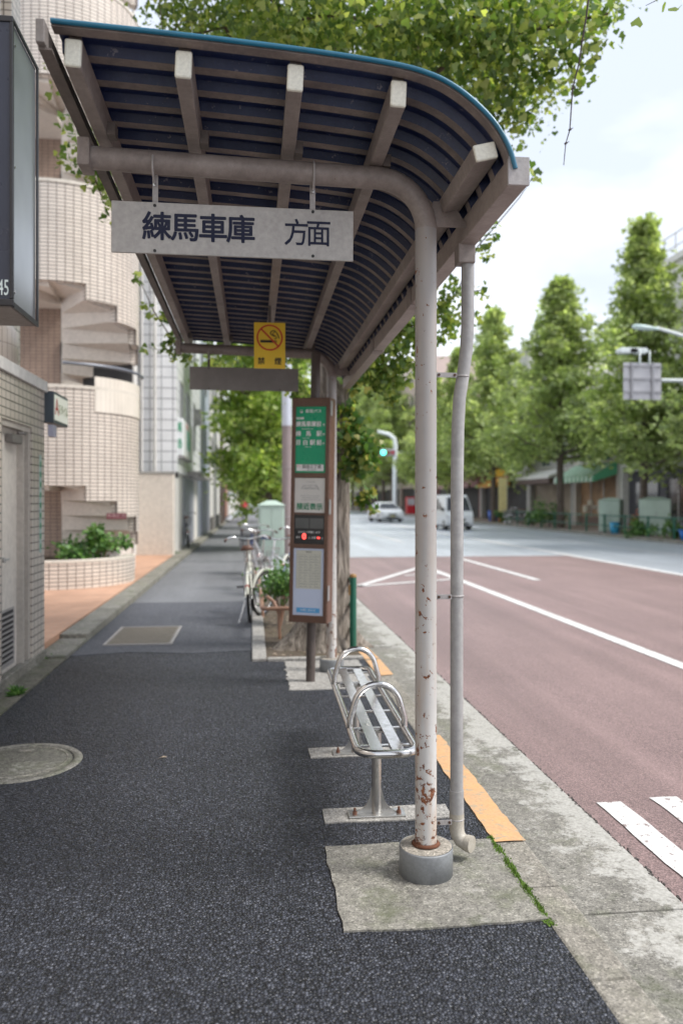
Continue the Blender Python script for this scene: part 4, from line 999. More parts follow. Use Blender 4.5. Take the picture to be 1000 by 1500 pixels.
# ribbed balcony front right of the tower and a dark rail above it
arcwall('balcony_front', 306, 372, 3.0, 3.60, tilemat('ribbed_tile', (.80, .73, .64), (.77, .70, .61), (.66, .59, .51), .09, 3.0, .008), bb, rad=SR + .014, th=.012)
m = MB(); m.tube([((SR + .06) * math.cos(R(A)), (SR + .06) * math.sin(R(A)), 3.78) for A in range(284, 372, 4)], .028, 8); hr = m.build('handrail', P('rail_steel', (.20, .21, .24), .4, .5), bb)
m = MB(); m.box(.3, 1.2, .45, .52, 3.62, 4.2); m.build('dark_opening', DARKW, bb)
for x, z0, z1, mt in ((1.02, 0, 12, WHITEW), (.86, 2, 12, ALU)):
    m = MB(); m.cyl((x, 1.9, z0), (x, 1.9, z1), .035, n=10); m.build('drainpipe', mt, bb)
m = MB(); m.box(.525, .58, 2.6, 3.3, 4.4, 5.4); m.box(.525, .58, 2.6, 3.3, 7.6, 8.6); m.build('vent_hood', P('mauve_grey', (.38, .33, .33), .5), bb)
# red name plate on the stair
npl = MB(); M_ = Matrix.Rotation(R(285), 4, 'Z')
pp0 = PY(171, 756, 13.52) - SC
m = MB(); m.box(-.16, .16, -.012, .0, -.05, .05); pl_ = m.build('name_plate', P('maroon_plate', (.16, .03, .04), .4), bb, loc=pp0)
text('中央ビル', .075, P('plate_text', (.5, .35, .35), .5), pl_, (0, -.0135, 0), bold=.01)
# white opening with urns inside, and planter
m = MB(); m.box(.052, 1.0, .3, .35, .1, 1.15); m.build('inner_wall', WHITEW, bb)
m = MB(); m.box(-2.0, .05, .22, .29, .1, 2.0); m.build('pier', TILE_BR, bb)
pr = empty('planter', (-3.48, 14.25, .09), label='curved tiled planter bed at the foot of the stair tower', cat='planter')
arcwall('planter_wall', 195, 375, 0, .42, TILE_T, pr, rad=1.42, th=.16)
arcwall('planter_coping', 195, 375, .42, .46, STUCCO, pr, rad=1.43, th=.19)
m = MB(); m.lathe([(0, .37), (1.25, .37)], 30); m.build('soil', SOIL, pr)
ps = empty('planter_shrub', (-2.62, 13.95, .54), label='bushy green shrub growing in the tiled planter below the stair tower', cat='shrub')
m = MB(); tps = []
for k in range(16):
    a = rnd.uniform(0, 6.28); r_ = rnd.uniform(.05, .50); q = (r_ * math.cos(a) * 1.25, r_ * math.sin(a) * .7, rnd.uniform(.10, .50) - .25 * r_); tps.append(q); m.tube([(q[0] * .3, q[1] * .3, -.1), (q[0] * .5, q[1] * .5, .1), q], [.012, .009, .003], 5)
m.build('stem', BRPIPE, ps)
leaves('foliage', np.concatenate([clump(q, (.17, .17, .11), 75) for q in tps]), .085, LEAF_S, ps, OVAL, seed=8, up=.5)
# ------------------------------------------------------------------ windows on flat walls
def win_y(par, x0, x1, y, z0, z1, o, gl=GLASS, fr=ALU, name='window', mull=1): # faces -Y
    m = MB(); t = .05
    m.box(x0, x1, y - .04, y + .02, z0, z0 + t); m.box(x0, x1, y - .04, y + .02, z1 - t, z1); m.box(x0, x0 + t, y - .04, y + .02, z0 + t, z1 - t); m.box(x1 - t, x1, y - .04, y + .02, z0 + t, z1 - t)
    for k in range(mull): xm = x0 + (x1 - x0) * (k + 1) / (mull + 1); m.box(xm - .02, xm + .02, y - .035, y + .02, z0 + t, z1 - t)
    w_ = m.build(name, fr, par, loc=-o); m = MB(); m.box(x0 + t, x1 - t, y - .012, y + .01, z0 + t, z1 - t); m.build('pane', gl, w_); return w_
def win_x(par, x, y0, y1, z0, z1, o, s, gl=GLASS, fr=ALU, name='window', mull=1, sill=False): # faces s*X
    m = MB(); t = .06; a, b = (x - .02, x + .04) if s > 0 else (x - .04, x + .02)
    m.box(a, b, y0, y1, z0, z0 + t); m.box(a, b, y0, y1, z1 - t, z1); m.box(a, b, y0, y0 + t, z0 + t, z1 - t); m.box(a, b, y1 - t, y1, z0 + t, z1 - t)
    for k in range(mull): ym = y0 + (y1 - y0) * (k + 1) / (mull + 1); m.box(a + .005, b - .005, ym - .025, ym + .025, z0 + t, z1 - t)
    w_ = m.build(name, fr, par, loc=-o); m = MB(); c_ = x + s * .012; m.box(min(x, c_), max(x, c_), y0 + t, y1 - t, z0 + t, z1 - t); m.build('pane', gl, w_)
    if sill: m = MB(); m.box(min(x, x + s * .12), max(x, x + s * .12), y0 - .06, y1 + .06, z0 - .05, z0 - .003); m.build('sill', WHITEW, w_)
    return w_
# ------------------------------------------------------------------ pharmacy building
oC = Vector((-2.0, 23, 0)); bc = empty('pharmacy_building', oC, label='white tiled building with green pharmacy sign beyond the stair tower', cat='building')
m = MB(); m.box(-7, -2.0, 21.5, 31, 2.25, 9.6); m.build('wall', TILE_W, bc, loc=-oC)
m = MB(); m.box(-7, -2.1, 22.3, 31, .08, 2.25); m.build('ground_floor_wall', WHITEW, bc, loc=-oC)
m = MB(); m.box(-7, -1.96, 21.44, 21.5, 2.10, 2.26); m.build('drip_edge', DKF, bc, loc=-oC)
m = MB(); m.box(-7, -1.95, 21.45, 31.02, 9.6, 9.9); m.build('roof', WHITEW, bc, loc=-oC)
for z in (2.9, 5.6): 
    for y_ in (22.2, 24.6, 27.2): win_x(bc, -2.0, y_, y_ + .9, z + .3, z + 1.9, oC, 1, GLASS, ALU)
for x in (-2.55, -2.9):
    m = MB(); m.cyl((x, 21.42, .1), (x, 21.42, 9.4), .04, n=8); m.build('drainpipe', WHITEW, bc, loc=-oC)
m = MB(); m.box(-2.05, -1.6, 25, 31, 2.25, 2.40); m.build('canopy', GALV, bc, loc=-oC)
m = MB(); m.box(-2.12, -2.06, 24.5, 28.5, .1, 2.2); m.build('shutter', P('grey_shutter', (.30, .31, .36), .5, .2, .1, 2), bc, loc=-oC)
m = MB(); m.box(-2.0, -1.72, 27.4, 28.1, 4.1, 4.6); m.build('air_unit', m_grimy('air_unit_grey', (.4, .4, .4), (.2, .2, .2), 6), bc, loc=-oC)
lw = empty('boundary_wall', (-3, 20.9, 0), label='plain beige rendered wall standing below the white tiled building', cat='wall')
m = MB(); m.box(-3, .985, -.1, .28, .08, 2.18); m.build('wall', m_grimy('beige_render', (.74, .68, .60), (.64, .58, .51), 1.2, .3, .7, .85), lw, .02)
m = MB(); m.box(-3, 1.0, -.12, .30, 2.181, 2.24); m.build('coping', CONC_L, lw, .01)
sgn = empty('pharmacy_sign', (-2.0, 22.0, 2.72), label='white box sign with green pharmacy characters projecting over the pavement', cat='sign')
m = MB(); m.box(-.17, .14, -.10, 3.1, .0, 1.0); m.build('case', P('sign_white', (.74, .76, .76), .35, 0, .04, 2), sgn, .02)
m = MB(); m.box(-.175, .145, -.105, 3.105, -.05, -.001); m.build('bottom_trim', GALV, sgn)
text('薬', .28, GRNI, sgn, (-.015, -.104, .74), bold=.02); text('局', .28, GRNI, sgn, (-.015, -.104, .30), bold=.02)
text('薬局', .62, P('pale_green_ink', (.10, .45, .33), .4), sgn, (.144, 1.6, .45), rt, bold=.02); text('処方せん', .2, REDI, sgn, (.144, 1.2, .86), rt)
# next houses down the left side
def house_left(name, y0, y1, x, H, mat, lab, gf=None, wins=True, cat='building'):
    o = Vector((x, y0, 0)); e_ = empty(name, o, label=lab, cat=cat)
    m = MB(); m.box(-7, 0, 0, y1 - y0, .08, H); m.build('wall', mat, e_)
    m = MB(); m.box(-7, .08, -.04, y1 - y0 + .04, H, H + .25); m.build('roof', GREYW if mat is not GREYW else WHITEW, e_)
    if gf: m = MB(); m.box(0, .06, .6, y1 - y0 - .4, .1, 2.4); m.build('shutter', gf, e_)
    if wins:
        z = 3.2
        while z + 1.6 < H:
            yy = .8
            while yy + 1.4 < y1 - y0: win_x(e_, 0, yy, yy + 1.2, z, z + 1.4, Vector((0, 0, 0)), 1); yy += 2.6
            z += 2.9
    return e_
house_left('grey_building', 31.2, 38, -2.05, 8.6, GREYW, 'blue grey sided building with a recessed garage beyond the pharmacy', P('garage_grey', (.22, .23, .27), .5, .2))
hb_ = house_left('cream_building', 38.2, 50, -2.0, 9.2, WHITEW, 'tall cream building behind the grey one along the narrow pavement')
m = MB(); m.box(.0, .12, 3, 3.2, .1, 9); m.build('drainpipe', ALU, hb_); m = MB(); m.box(.001, .1, .02, 11.7, .08, .7); m.build('plinth', P('dark_plinth', (.16, .15, .14), .8), hb_)
house_left('brown_gate_house', 50.3, 60, -2.0, 3.0, P('brown_fence', (.14, .06, .045), .7, 0, .2, 2), 'low dark brown fronted house after the cream building', None, False, 'house')
house_left('orange_roof_house', 60.3, 74, -2.3, 5.0, m_grimy('terracotta_wall', (.42, .20, .12), (.34, .17, .12), 1), 'small terracotta walled house far down the pavement', None, True, 'house')
house_left('garden_wall', 74.3, 110, -2.2, 2.0, WHITEW, 'long pale garden wall at the far end of the pavement', None, False, 'wall')
house_left('far_apartment_block', 112, 150, -2.5, 12, STUCCO, 'beige apartment block closing the far end of the pavement')
# ------------------------------------------------------------------ trees further off
def crown_tree(name, H, Rr, zlow, ncl, nl, size, mat, seed, conical=True, trunk_r=.16):
    g = np.random.default_rng(seed); rs = random.Random(seed); root = bpy.data.objects.new(name, None); COL.objects.link(root)
    m = MB(); m.tube([(0, 0, 0), (.02, .03, zlow), (-.04, .02, H * .5), (.02, 0, H * .93)], [trunk_r * 1.15, trunk_r, trunk_r * .6, .03], 12); tr_ = m.build('trunk', BARKF, root)
    out = []; m = MB(); nb = ncl // 5
    for k in range(nb):
        t = ((k + .5) / nb) ** 1.1; z = zlow + (H - zlow) * t; a = k * 2.39996 + rs.uniform(-.5, .5)
        rr = Rr * (min(1, .80 + t * 1.6) * (1 - t) ** 1.1 * 1.16 if conical else math.sqrt(max(0, 1 - (2 * t - .9) ** 2 / 1.25))) * rs.uniform(.66, 1.25) + .08
        rise = rs.uniform(.15, .55) * (.5 + t); e1 = np.array([rr * math.cos(a), rr * math.sin(a), z + rise * rr]); b0 = np.array([0, 0, z - .15 * rr])
        m.tube([tuple(b0), tuple(b0 * .4 + e1 * .6 - np.array([0, 0, .08 * rr])), tuple(e1)], [.05 * (1 - t) + .015, .03 * (1 - t) + .01, .008], 5)
        for q in range(5):
            f = .30 + .17 * q + rs.uniform(-.06, .06); c = b0 * (1 - f) + e1 * f + np.array([rs.gauss(0, .22) * (1 - .6 * t), rs.gauss(0, .22) * (1 - .6 * t), rs.gauss(0, .12)])
            r0 = rs.uniform(.24, .46) * (1 - .35 * t); out.append(c + g.normal(size=(int(nl * rs.uniform(.5, 1.3)), 3)) * np.array([r0, r0, r0 * .42]) * .8)
        if t < .25 and k % 2: # drooping skirts
            for q in range(2): c = e1 * rs.uniform(.5, .95); c[2] = z - rs.uniform(.2, .9); out.append(c + g.normal(size=(nl, 3)) * np.array([.28, .28, .34]))
    out.append(g.normal(size=(60, 3)) * np.array([.10, .10, .35]) + np.array([0, 0, H * .97]))
    m.build('limb', BARKF, tr_)
    leaves('crown', np.concatenate(out), size, mat, root, up=.45, seed=seed, droop=.2); return root
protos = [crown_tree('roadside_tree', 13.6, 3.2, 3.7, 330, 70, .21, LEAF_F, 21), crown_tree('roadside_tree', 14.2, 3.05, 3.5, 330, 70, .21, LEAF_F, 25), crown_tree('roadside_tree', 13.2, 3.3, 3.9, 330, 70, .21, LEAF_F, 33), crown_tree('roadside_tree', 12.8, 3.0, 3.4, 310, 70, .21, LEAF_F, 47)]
spots = [(24.6, 0, .93, 'tall tree on the opposite pavement at the right edge, nearest the lamp pole'), (32.6, 1, .935, 'tallest ginkgo behind the road sign, between the two green cabinets'), (41.4, 2, 1.0, 'ginkgo beside the green striped awning, left of the tallest one'), (53.6, 3, 1.13, 'ginkgo with pointed top next to the yellow banner flag'),
         (63.5, 0, 1.0, 'roadside ginkgo just right of the downpipe as seen past the post'), (72, 3, 1.0, 'roadside ginkgo seen between the rusty post and the downpipe'), (93, 2, 1.22, 'far roadside tree just beyond the signal pole'), (100, 1, 1.28, 'far roadside tree behind the signal lens'), (107, 0, 1.3, 'far roadside tree left of the signal lens'), (114, 2, 1.35, 'far roadside tree above the oncoming white saloon car'), (122, 1, 1.4, 'distant roadside tree left of the white saloon car'), (131, 0, 1.45, 'distant roadside tree beside the shoots on the near ginkgo trunk'), (142, 3, 1.6, 'most distant tree at the end of the avenue beside the ginkgo trunk')]
for i, (Y, k, s_, lab) in enumerate(spots):
    used = k in [q[1] for q in spots[:i]]
    o = copy_tree(protos[k]) if used else protos[k]
    o.location = (16.55 + .12 * math.sin(Y), Y, .02); o.rotation_euler = (0, 0, Y * 1.7); o.scale = (s_ * (1.0 + .09 * math.sin(Y * 3)), s_ * (1.0 + .09 * math.cos(Y * 5)), s_); tag(o, lab, 'tree', 'ginkgo trees along the opposite kerb')
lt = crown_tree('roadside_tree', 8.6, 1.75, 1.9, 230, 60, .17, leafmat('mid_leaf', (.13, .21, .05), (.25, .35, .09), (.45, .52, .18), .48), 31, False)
lt.location = (.42, 24.6, 0); tag(lt, 'leafy tree over the pavement behind the pale green cabinet', 'tree', 'trees along the near kerb')
for (x, Y, s_, lab) in ((.75, 33.0, 1.05, 'second tree down the near kerb behind the pale green cabinet'), (.6, 43, 1.1, 'third tree down the near kerb where the pavement narrows'), (.7, 56, 1.2, 'fourth tree down the near kerb towards the vanishing point')):
    o = copy_tree(lt); o.location = (x, Y, 0); o.rotation_euler = (0, 0, Y); o.scale = (s_,) * 3; tag(o, lab, 'tree', 'trees along the near kerb')
# hedge at the very end of the road, a far-off wood reading as one mass
pts = []
for k in range(420):
    x = rnd.uniform(-14, 44); pts.append(clump((x, 190 + rnd.uniform(-6, 6), rnd.uniform(.5, 9 + 3 * noise.noise(Vector((x * .15, 0, 0))))), (2.2, 1.5, 1.3), 34))
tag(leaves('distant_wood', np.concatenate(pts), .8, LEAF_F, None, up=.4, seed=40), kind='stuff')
# ------------------------------------------------------------------ opposite buildings
FX = 19.2
def shop(name, y0, y1, H, mat, lab, gmat=DARKW, floors=None, setb=0, roofmat=None, fl=3.0, z0=3.3):
    o = Vector((FX, y0, 0)); e_ = empty(name, o, label=lab, cat='building'); D = y1 - y0
    m = MB(); m.box(setb, 9, 0, D, 3.0, H); m.build('wall', mat, e_)
    m = MB(); m.box(.35, 9, .02, D - .02, .02, 3.0); m.build('shop_interior', gmat, e_)
    m = MB(); m.box(0, .36, 0, .32, .02, 2.998); m.build('pillar', mat, e_); m = MB(); m.box(0, .36, D - .32, D, .02, 2.998); m.build('pillar', mat, e_)
    m = MB(); m.box(setb - .15, 9.1, -.02, D + .02, H, H + .3); m.build('roof', roofmat or mat, e_)
    z = z0
    while z + 1.6 < H:
        yy = .9
        while yy + 1.6 < D: win_x(e_, setb, yy, yy + 1.5, z + .4, z + 1.8, Vector((0, 0, 0)), -1, GLASS, ALU, sill=True); yy += 2.7
        z += fl
    return e_
s1 = shop('apartment_building', 12, 28.4, 10.5, m_grimy('pinkish_block', (.55, .42, .38), (.48, .38, .35), 1), 'pinkish beige building at the right edge, behind the lamp pole')
s2 = shop('apartment_building', 28.5, 40.1, 12.4, WHITEW, 'white block with roof railing behind the tallest ginkgo', P('dark_shop', (.07, .07, .09), .5, 0, .3, 1))
s3 = shop('cafe_building', 40.2, 46.2, 7.0, m_grimy('cream_block', (.56, .51, .46), (.48, .44, .40), 1), 'cream shop building with green striped awning and warm brown window', P('warm_interior', (.34, .20, .11), .6, 0, .5, .9))  # interior is a solid block in mottled warm brown
s4 = shop('shop_house', 46.3, 54.0, 7.5, m_grimy('grey_block', (.40, .385, .37), (.34, .33, .32), 1), 'grey shop house with white and brown canopy left of the striped awning', P('tan_shop', (.34, .28, .22), .7, 0, .3, 1))
s5 = shop('apartment_building', 54.1, 66, 12.0, m_grimy('pale_block', (.62, .60, .58), (.54, .53, .52), 1), 'pale block with orange shop canopy beyond the grey shop house')
s6 = shop('shop_house', 66.1, 82.5, 6.5, P('dusky_red_wall', (.30, .16, .15), .7, 0, .15, 1), 'dusky red shop house seen between rusty post and downpipe')
s7 = shop('brick_building', 82.6, 90.5, 9.0, tilemat('brick_red', (.34, .15, .115), (.28, .13, .10), (.25, .16, .13), .24, .08, .012), 'brown red brick building right of the traffic signal pole')
s8 = shop('tower_block', 90.7, 103, 18, m_grimy('pink_tower', (.66, .52, .46), (.60, .48, .43), .6), 'tall pale pink tower block rising beyond the brick building')
s9 = shop('shop_house', 103.2, 150, 7, m_grimy('far_cream', (.62, .58, .52), (.56, .52, .47), .6), 'long low cream row of shops at the far end of the opposite side')
# roof railing of white block
m = MB()
for k in range(12): m.cyl((.1, .2 + k, 12.7), (.1, .2 + k, 13.8), .03, n=6)
for z in (13.2, 13.8): m.cyl((.1, .2, z), (.1, 11.2, z), .03, n=6)
m.build('roof_railing', ALU, s2)
m = MB(); m.box(2, 8, 1.5, 6, 12.7, 15); m.build('penthouse', m_grimy('pinkish_block2', (.50, .38, .36), (.44, .36, .34), 1), s2)
for y_ in (1.4, 5.2, 8.2):
    m = MB(); m.box(.30, .345, y_, y_ + 2.2, .1, 2.5); q = m.build('shop_window', GLASSD, s2); m = MB(); m.box(.27, .30, y_ + 1.05, y_ + 1.12, .1, 2.5); m.build('mullion', ALU, q)
# cafe details
m = MB()
for k in range(20):
    a, b = .15 + k * .28, .15 + k * .28 + .28
    m.add([(-.02, a, 3.55), (-1.3, a, 2.78), (-1.3, b, 2.78), (-.02, b, 3.55)], [(0, 1, 2, 3)], k % 2); m.add([(-1.3, a, 2.78), (-1.3, a, 2.50), (-1.3, b, 2.50), (-1.3, b, 2.78)], [(0, 1, 2, 3)], k % 2)
AWG = P('awning_green', (.10, .36, .20), .6, 0, .05, 3); AWW = P('awning_white', (.66, .74, .66), .6, 0, .05, 3)
aw = m.build('awning', [AWG, AWW], s3); aw.modifiers.new('s', 'SOLIDIFY').thickness = .02
m = MB(); m.add([(-.02, .15, 3.55), (-1.3, .15, 2.78), (-1.3, .15, 2.50), (-.02, .15, 2.9)], [(0, 1, 2, 3)]); m.build('awning_end', AWG, s3).modifiers.new('s', 'SOLIDIFY').thickness = .02
m = MB(); m.box(-.10, -.01, 1.2, 3.0, 3.75, 4.15); q = m.build('fascia_sign', P('sign_teal', (0, .25, .20), .4), s3)
m = MB(); m.box(.28, .34, .6, 5.9, .1, .55); m.build('stall_riser', P('brown_riser', (.16, .10, .08), .6), s3)
for y_ in (.7, 2.4, 4.1):
    m = MB(); m.box(.26, .30, y_, y_ + .06, .55, 2.8); m.build('mullion', ALU, s3)
m = MB()
for k in range(7): m.cyl((1.0 if False else .31, .9 + k * .65, .8 + .2 * (k % 3)), (.33, .9 + k * .65, 1.2 + .3 * (k % 2)), .22, n=10)
m.build('window_display', P('display_white', (.6, .56, .48), .6, 0, .3, 2), s3)
# shop house 4 canopy
m = MB(); m.prism([(0, 3.5), (-1.5, 3.0), (-1.5, 2.85), (0, 3.2)], .1, 6.9, 'y'); m.build('canopy', WHITEW, s4)
m = MB(); m.box(-1.45, 0, .15, 6.85, 2.55, 2.84); m.build('canopy_valance', P('brown_valance', (.13, .09, .08), .7), s4)
m = MB(); m.box(-.6, 0, 3.0, 5.5, 5.4, 5.6); m.build('window_hood', WHITEW, s4)
OR_ = P('orange_canopy', (.62, .30, .06), .6, 0, .1, 2)
m = MB(); m.prism([(0, 3.3), (-1.2, 2.75), (-1.2, 2.5), (0, 2.6)], 4.0, 8.8, 'y'); m.build('canopy', OR_, s5)
m = MB(); m.box(-.25, 0, 4.2, 8.4, 3.35, 4.1); m.build('fascia_sign', P('sign_yellow', (.70, .42, .04), .5), s5)
m = MB(); m.box(-.9, 0, 9.2, 11.6, 2.6, 3.9); m.build('awning', P('dusky_awning', (.30, .14, .14), .7), s5)
m = MB(); m.prism([(0, 3.4), (-1.0, 2.9), (-1.0, 2.6), (0, 2.7)], .2, 13, 'y'); m.build('canopy', P('mauve_canopy', (.35, .20, .20), .7), s6)
# ------------------------------------------------------------------ opposite pavement furniture
def cabinet(p, w_, d_, h_, lab, roof='flat', rz=0):
    e_ = empty('utility_cabinet', p, rz, label=lab, cat='cabinet')
    m = MB(); m.box(-w_ / 2, w_ / 2, -d_ / 2, d_ / 2, .08, h_ - .1); b_ = m.build('body', PGREEN, e_, .02)
    m = MB(); m.box(-w_ / 2 - .02, w_ / 2 + .02, -d_ / 2 - .02, d_ / 2 + .02, 0, .08); m.build('plinth', CONC_L, e_)
    m = MB(); k = .03
    m.add([(-w_ / 2 - k, -d_ / 2 - k, h_ - .1), (w_ / 2 + k, -d_ / 2 - k, h_ - .1), (w_ / 2 + k, d_ / 2 + k, h_ - .1), (-w_ / 2 - k, d_ / 2 + k, h_ - .1), (-w_ / 6, 0, h_), (w_ / 6, 0, h_)], [(0, 1, 5, 4), (2, 3, 4, 5), (1, 2, 5), (3, 0, 4), (3, 2, 1, 0)]); m.build('lid', PGREEN, e_)
    m = MB(); m.box(-w_ / 2 + .04, -.005, -d_ / 2 - .012, -d_ / 2, .14, h_ - .16); m.build('door', PGREEN, e_, .004); m = MB(); m.box(.005, w_ / 2 - .04, -d_ / 2 - .012, -d_ / 2, .14, h_ - .16); dd = m.build('door', PGREEN, e_, .004)
    m = MB(); m.box(.02, .04, -d_ / 2 - .03, -d_ / 2 - .012, h_ * .5, h_ * .6); m.build('handle', GALV, dd)
    return e_
cabinet((16.35, 35.0, .02), .95, .6, 1.60, 'smaller pale green utility cabinet beside the cream shop pillar', rz=R(-42)); cabinet((16.6, 31.5, .02), 1.2, .5, 1.62, 'larger pale green utility cabinet on the opposite pavement beyond the shrubs', rz=R(-24))
cabinet((.38, 16.4, .0), .52, .42, 1.50, 'pale green cabinet with pyramid lid behind the parked bicycles')
fg = empty('opposite_fence', (15.85, 26.6, .02), label='green pipe fence along the opposite kerb in front of the shops', cat='fence')
for k in range(12):
    m = MB(); m.cyl((0, k * 2.0, 0), (0, k * 2.0, .85), .045, n=10); m.build('post', DGREEN, fg)
for z in (.80, .35): m = MB(); m.cyl((0, 0, z), (0, 22, z), .028, n=8); m.build('rail', DGREEN, fg)
def bush(p, r, h, n, lab, mat=LEAF_S, size=.13, pot=None):
    e_ = empty('bush', p, label=lab, cat='bush'); m = MB(); m.tube([(0, 0, 0), (0, 0, h * .6)], [.05, .02], 6); m.build('stem', BARKF, e_)
    leaves('foliage', np.concatenate([clump((rnd.gauss(0, r * .5), rnd.gauss(0, r * .5), rnd.uniform(.2, 1) * h), (r * .5, r * .5, h * .28), n // 10) for _ in range(10)]), size, mat, e_, OVAL, seed=rnd.randint(1, 999))
    if pot: m = MB(); m.lathe([(0, 0), (.16, 0), (.22, .34), (.19, .34), (.17, .28), (0, .28)], 16); m.build('pot', pot, e_)
TERR = P('terracotta', (.42, .17, .09), .7, 0, .15, 5)
bush((16.2, 42.3, .02), .75, 1.5, 900, 'tall bush by the opposite kerb left of the cream shop pillar'); bush((16.1, 44.7, .02), .5, 1.0, 400, 'lower bush left of the tall one by the kerb'); bush((15.95, 31.4, .02), .5, .55, 500, 'low leafy plants in front of the larger green cabinet'); bush((15.95, 28.9, .02), .4, .6, 400, 'leafy plant at the right foot of the larger green cabinet')
bush((16.3, 51.2, .02), .35, .7, 300, 'potted shrub near the yellow banner flag', pot=TERR); bush((16.6, 33.0, .02), .3, .8, 240, 'round red flowering pot plant between the two green cabinets', leafmat('red_bloom', (.45, .08, .04), (.55, .16, .08), (.6, .3, .1), .1), .12, TERR)
# blue tub, blue and other goods
def tub(p, r, h, c, lab, name='tub'):
    e_ = empty(name, p, label=lab, cat=name); mt = P('%s_paint_%d' % (name, int(p[1])), c, .4, 0, .1, 3)
    m = MB(); m.lathe([(0, 0), (r * .8, 0), (r, h), (r * .92, h), (r * .75, .04), (0, .04)], 20); m.build('body', mt, e_); m = MB(); m.lathe([(r, h - .04), (r * 1.08, h - .03), (r * 1.08, h), (r, h + .01)], 20); m.build('rim', mt, e_)
tub((16.8, 54.4, .02), .42, .75, (.02, .12, .55), 'big blue tub on the opposite pavement below the orange canopy'); tub((16.0, 33.9, .02), .22, .5, (.05, .35, .60), 'light blue bucket beside the smaller green cabinet', 'bucket'); tub((16.1, 28.0, .02), .36, .38, (.02, .16, .55), 'blue tub at the right edge by the opposite kerb')
# banner flag
fl_ = empty('banner_flag', (16.4, 50.2, .02), label='tall narrow yellow banner flag by the opposite kerb', cat='flag')
m = MB(); m.cyl((0, 0, 0), (0, 0, 3.1), .02, n=8); m.build('pole', ALU, fl_); m = MB(); m.box(-.58, -.03, -.01, .01, .75, 2.95); m.build('cloth', P('pale_yellow_cloth', (.70, .60, .28), .8, 0, .1, 3), fl_)
m = MB(); m.lathe([(0, 0), (.25, 0), (.22, .15), (0, .15)], 12); m.build('base', WHI, fl_)
# ------------------------------------------------------------------ sign gantry and lamp at right
gp = empty('road_sign_pole', (17.0, 22.8, .02), label='overhead road sign seen from behind, on a horizontal arm with two lamps', cat='road sign')
og = Vector((17.0, 22.8, .02)); LG = P('light_grey_pole', (.55, .60, .60), .4, .1, .06, 3)
m = MB(); m.tube([(0, 0, 0), (0, 0, 6.9)], [.13, .09], 16); m.build('pole', LG, gp)
a_ = PY(914, 556, 22.8) - og; m = MB(); m.cyl((0, 0, a_.z), (a_.x + .25, 0, a_.z), .055, n=10); m.build('arm', LG, gp)
c0, c1 = PY(912, 531, 22.7) - og, PY(967, 586, 22.7) - og
m = MB(); m.box(c0.x, c1.x, -.12, -.10, c1.z, c0.z); pl = m.build('panel', P('panel_back', (.48, .48, .50), .45, .4, .06, 2), gp)
m = MB(); W_ = c1.x - c0.x
for f_ in (.2, .55, .9): m.box(c0.x, c1.x, -.165, -.121, c1.z + (c0.z - c1.z) * f_ - .03, c1.z + (c0.z - c1.z) * f_ + .03)
for f_ in (.2, .75): m.box(c0.x + W_ * f_ - .03, c0.x + W_ * f_ + .03, -.20, -.166, c1.z, c0.z)
m.build('stiffener', P('stiffener_grey', (.30, .30, .32), .5, .3), pl)
for f_ in (.42, .68):
    x = c0.x + W_ * f_; zt = (PY(930, 513, 22.7) - og).z
    m = MB(); m.tube([(x, -.15, c0.z - .05), (x, -.15, zt - .03), (x, .1, zt)], .028, 8); la = m.build('lamp_arm', LG, gp)
    m = MB(); m.prism([(x - .62, zt - .02), (x - .55, zt + .08), (x - .05, zt + .08), (x, zt), (x - .05, zt - .08), (x - .55, zt - .08)], -.10, .2, 'y'); m.build('lamp_head', P('lamp_white', (.66, .72, .72), .4), la, .02)
sl_ = empty('street_lamp', (17.2, 21.5, .02), label='street lamp with long curved arm over the opposite lane at the right edge', cat='street lamp'); ol = Vector((17.2, 21.5, .02))
h0, h1, h2 = PY(928, 478, 21.5) - ol, PY(960, 480, 21.5) - ol, PY(1000, 492, 21.5) - ol
m = MB(); m.tube([(0, 0, 0), (0, 0, 4.5), (0, 0, h2.z - .6), (-.25, 0, h2.z - .15), (h2.x + (-.25 - h2.x) * .5, 0, h2.z - .02), tuple(h2), tuple(h1)], [.11, .09, .07, .06, .055, .05, .045], 14); m.build('pole', LG, sl_)
m = MB(); m.lathe([(0, .0), (.09, .02), (.13, .10), (.14, .30), (.11, .55), (.05, .78), (.03, .80)], 16); lh = m.build('head', P('lamp_teal_white', (.52, .66, .64), .3, 0, .05, 3), sl_, loc=h0 - Vector((.05, 0, 0)), rot=(0, R(95), 0)); lh.scale = (.55, 1, 1)
# utility poles near side
up = empty('utility_pole', (.82, 19.3, 0), label='grey utility pole with pale upper cover behind the bus stop post', cat='pole')
m = MB(); m.tube([(0, 0, 0), (0, 0, 3.3)], [.12, .115], 20); m.build('lower_cover', P('mauve_pole', (.27, .22, .22), .7, 0, .12, 2), up)
m = MB(); m.tube([(0, 0, 3.3), (0, 0, 9.5)], [.118, .10], 20); m.build('pole', P('pale_pole', (.55, .58, .66), .6, 0, .06, 2), up)
m = MB()
for z in (1.1, 2.3): m.tube([(.125 * math.cos(a), .125 * math.sin(a), z) for a in np.linspace(0, 6.283, 20)[:-1]], .008, 5, closed=True)
m.build('band', GALV, up)
for (x, Y, h, lab) in ((-1.86, 48.5, 8.5, 'thin dark utility pole at the corner of the cream building'),):
    e_ = empty('utility_pole', (x, Y, 0), label=lab, cat='pole'); m = MB(); m.tube([(0, 0, 0), (0, 0, h)], [.12, .09], 12); m.build('pole', BARKF, e_); m = MB(); m.box(-.6, .6, -.04, .04, h - .8, h - .7); m.build('crossarm', GALV, e_)
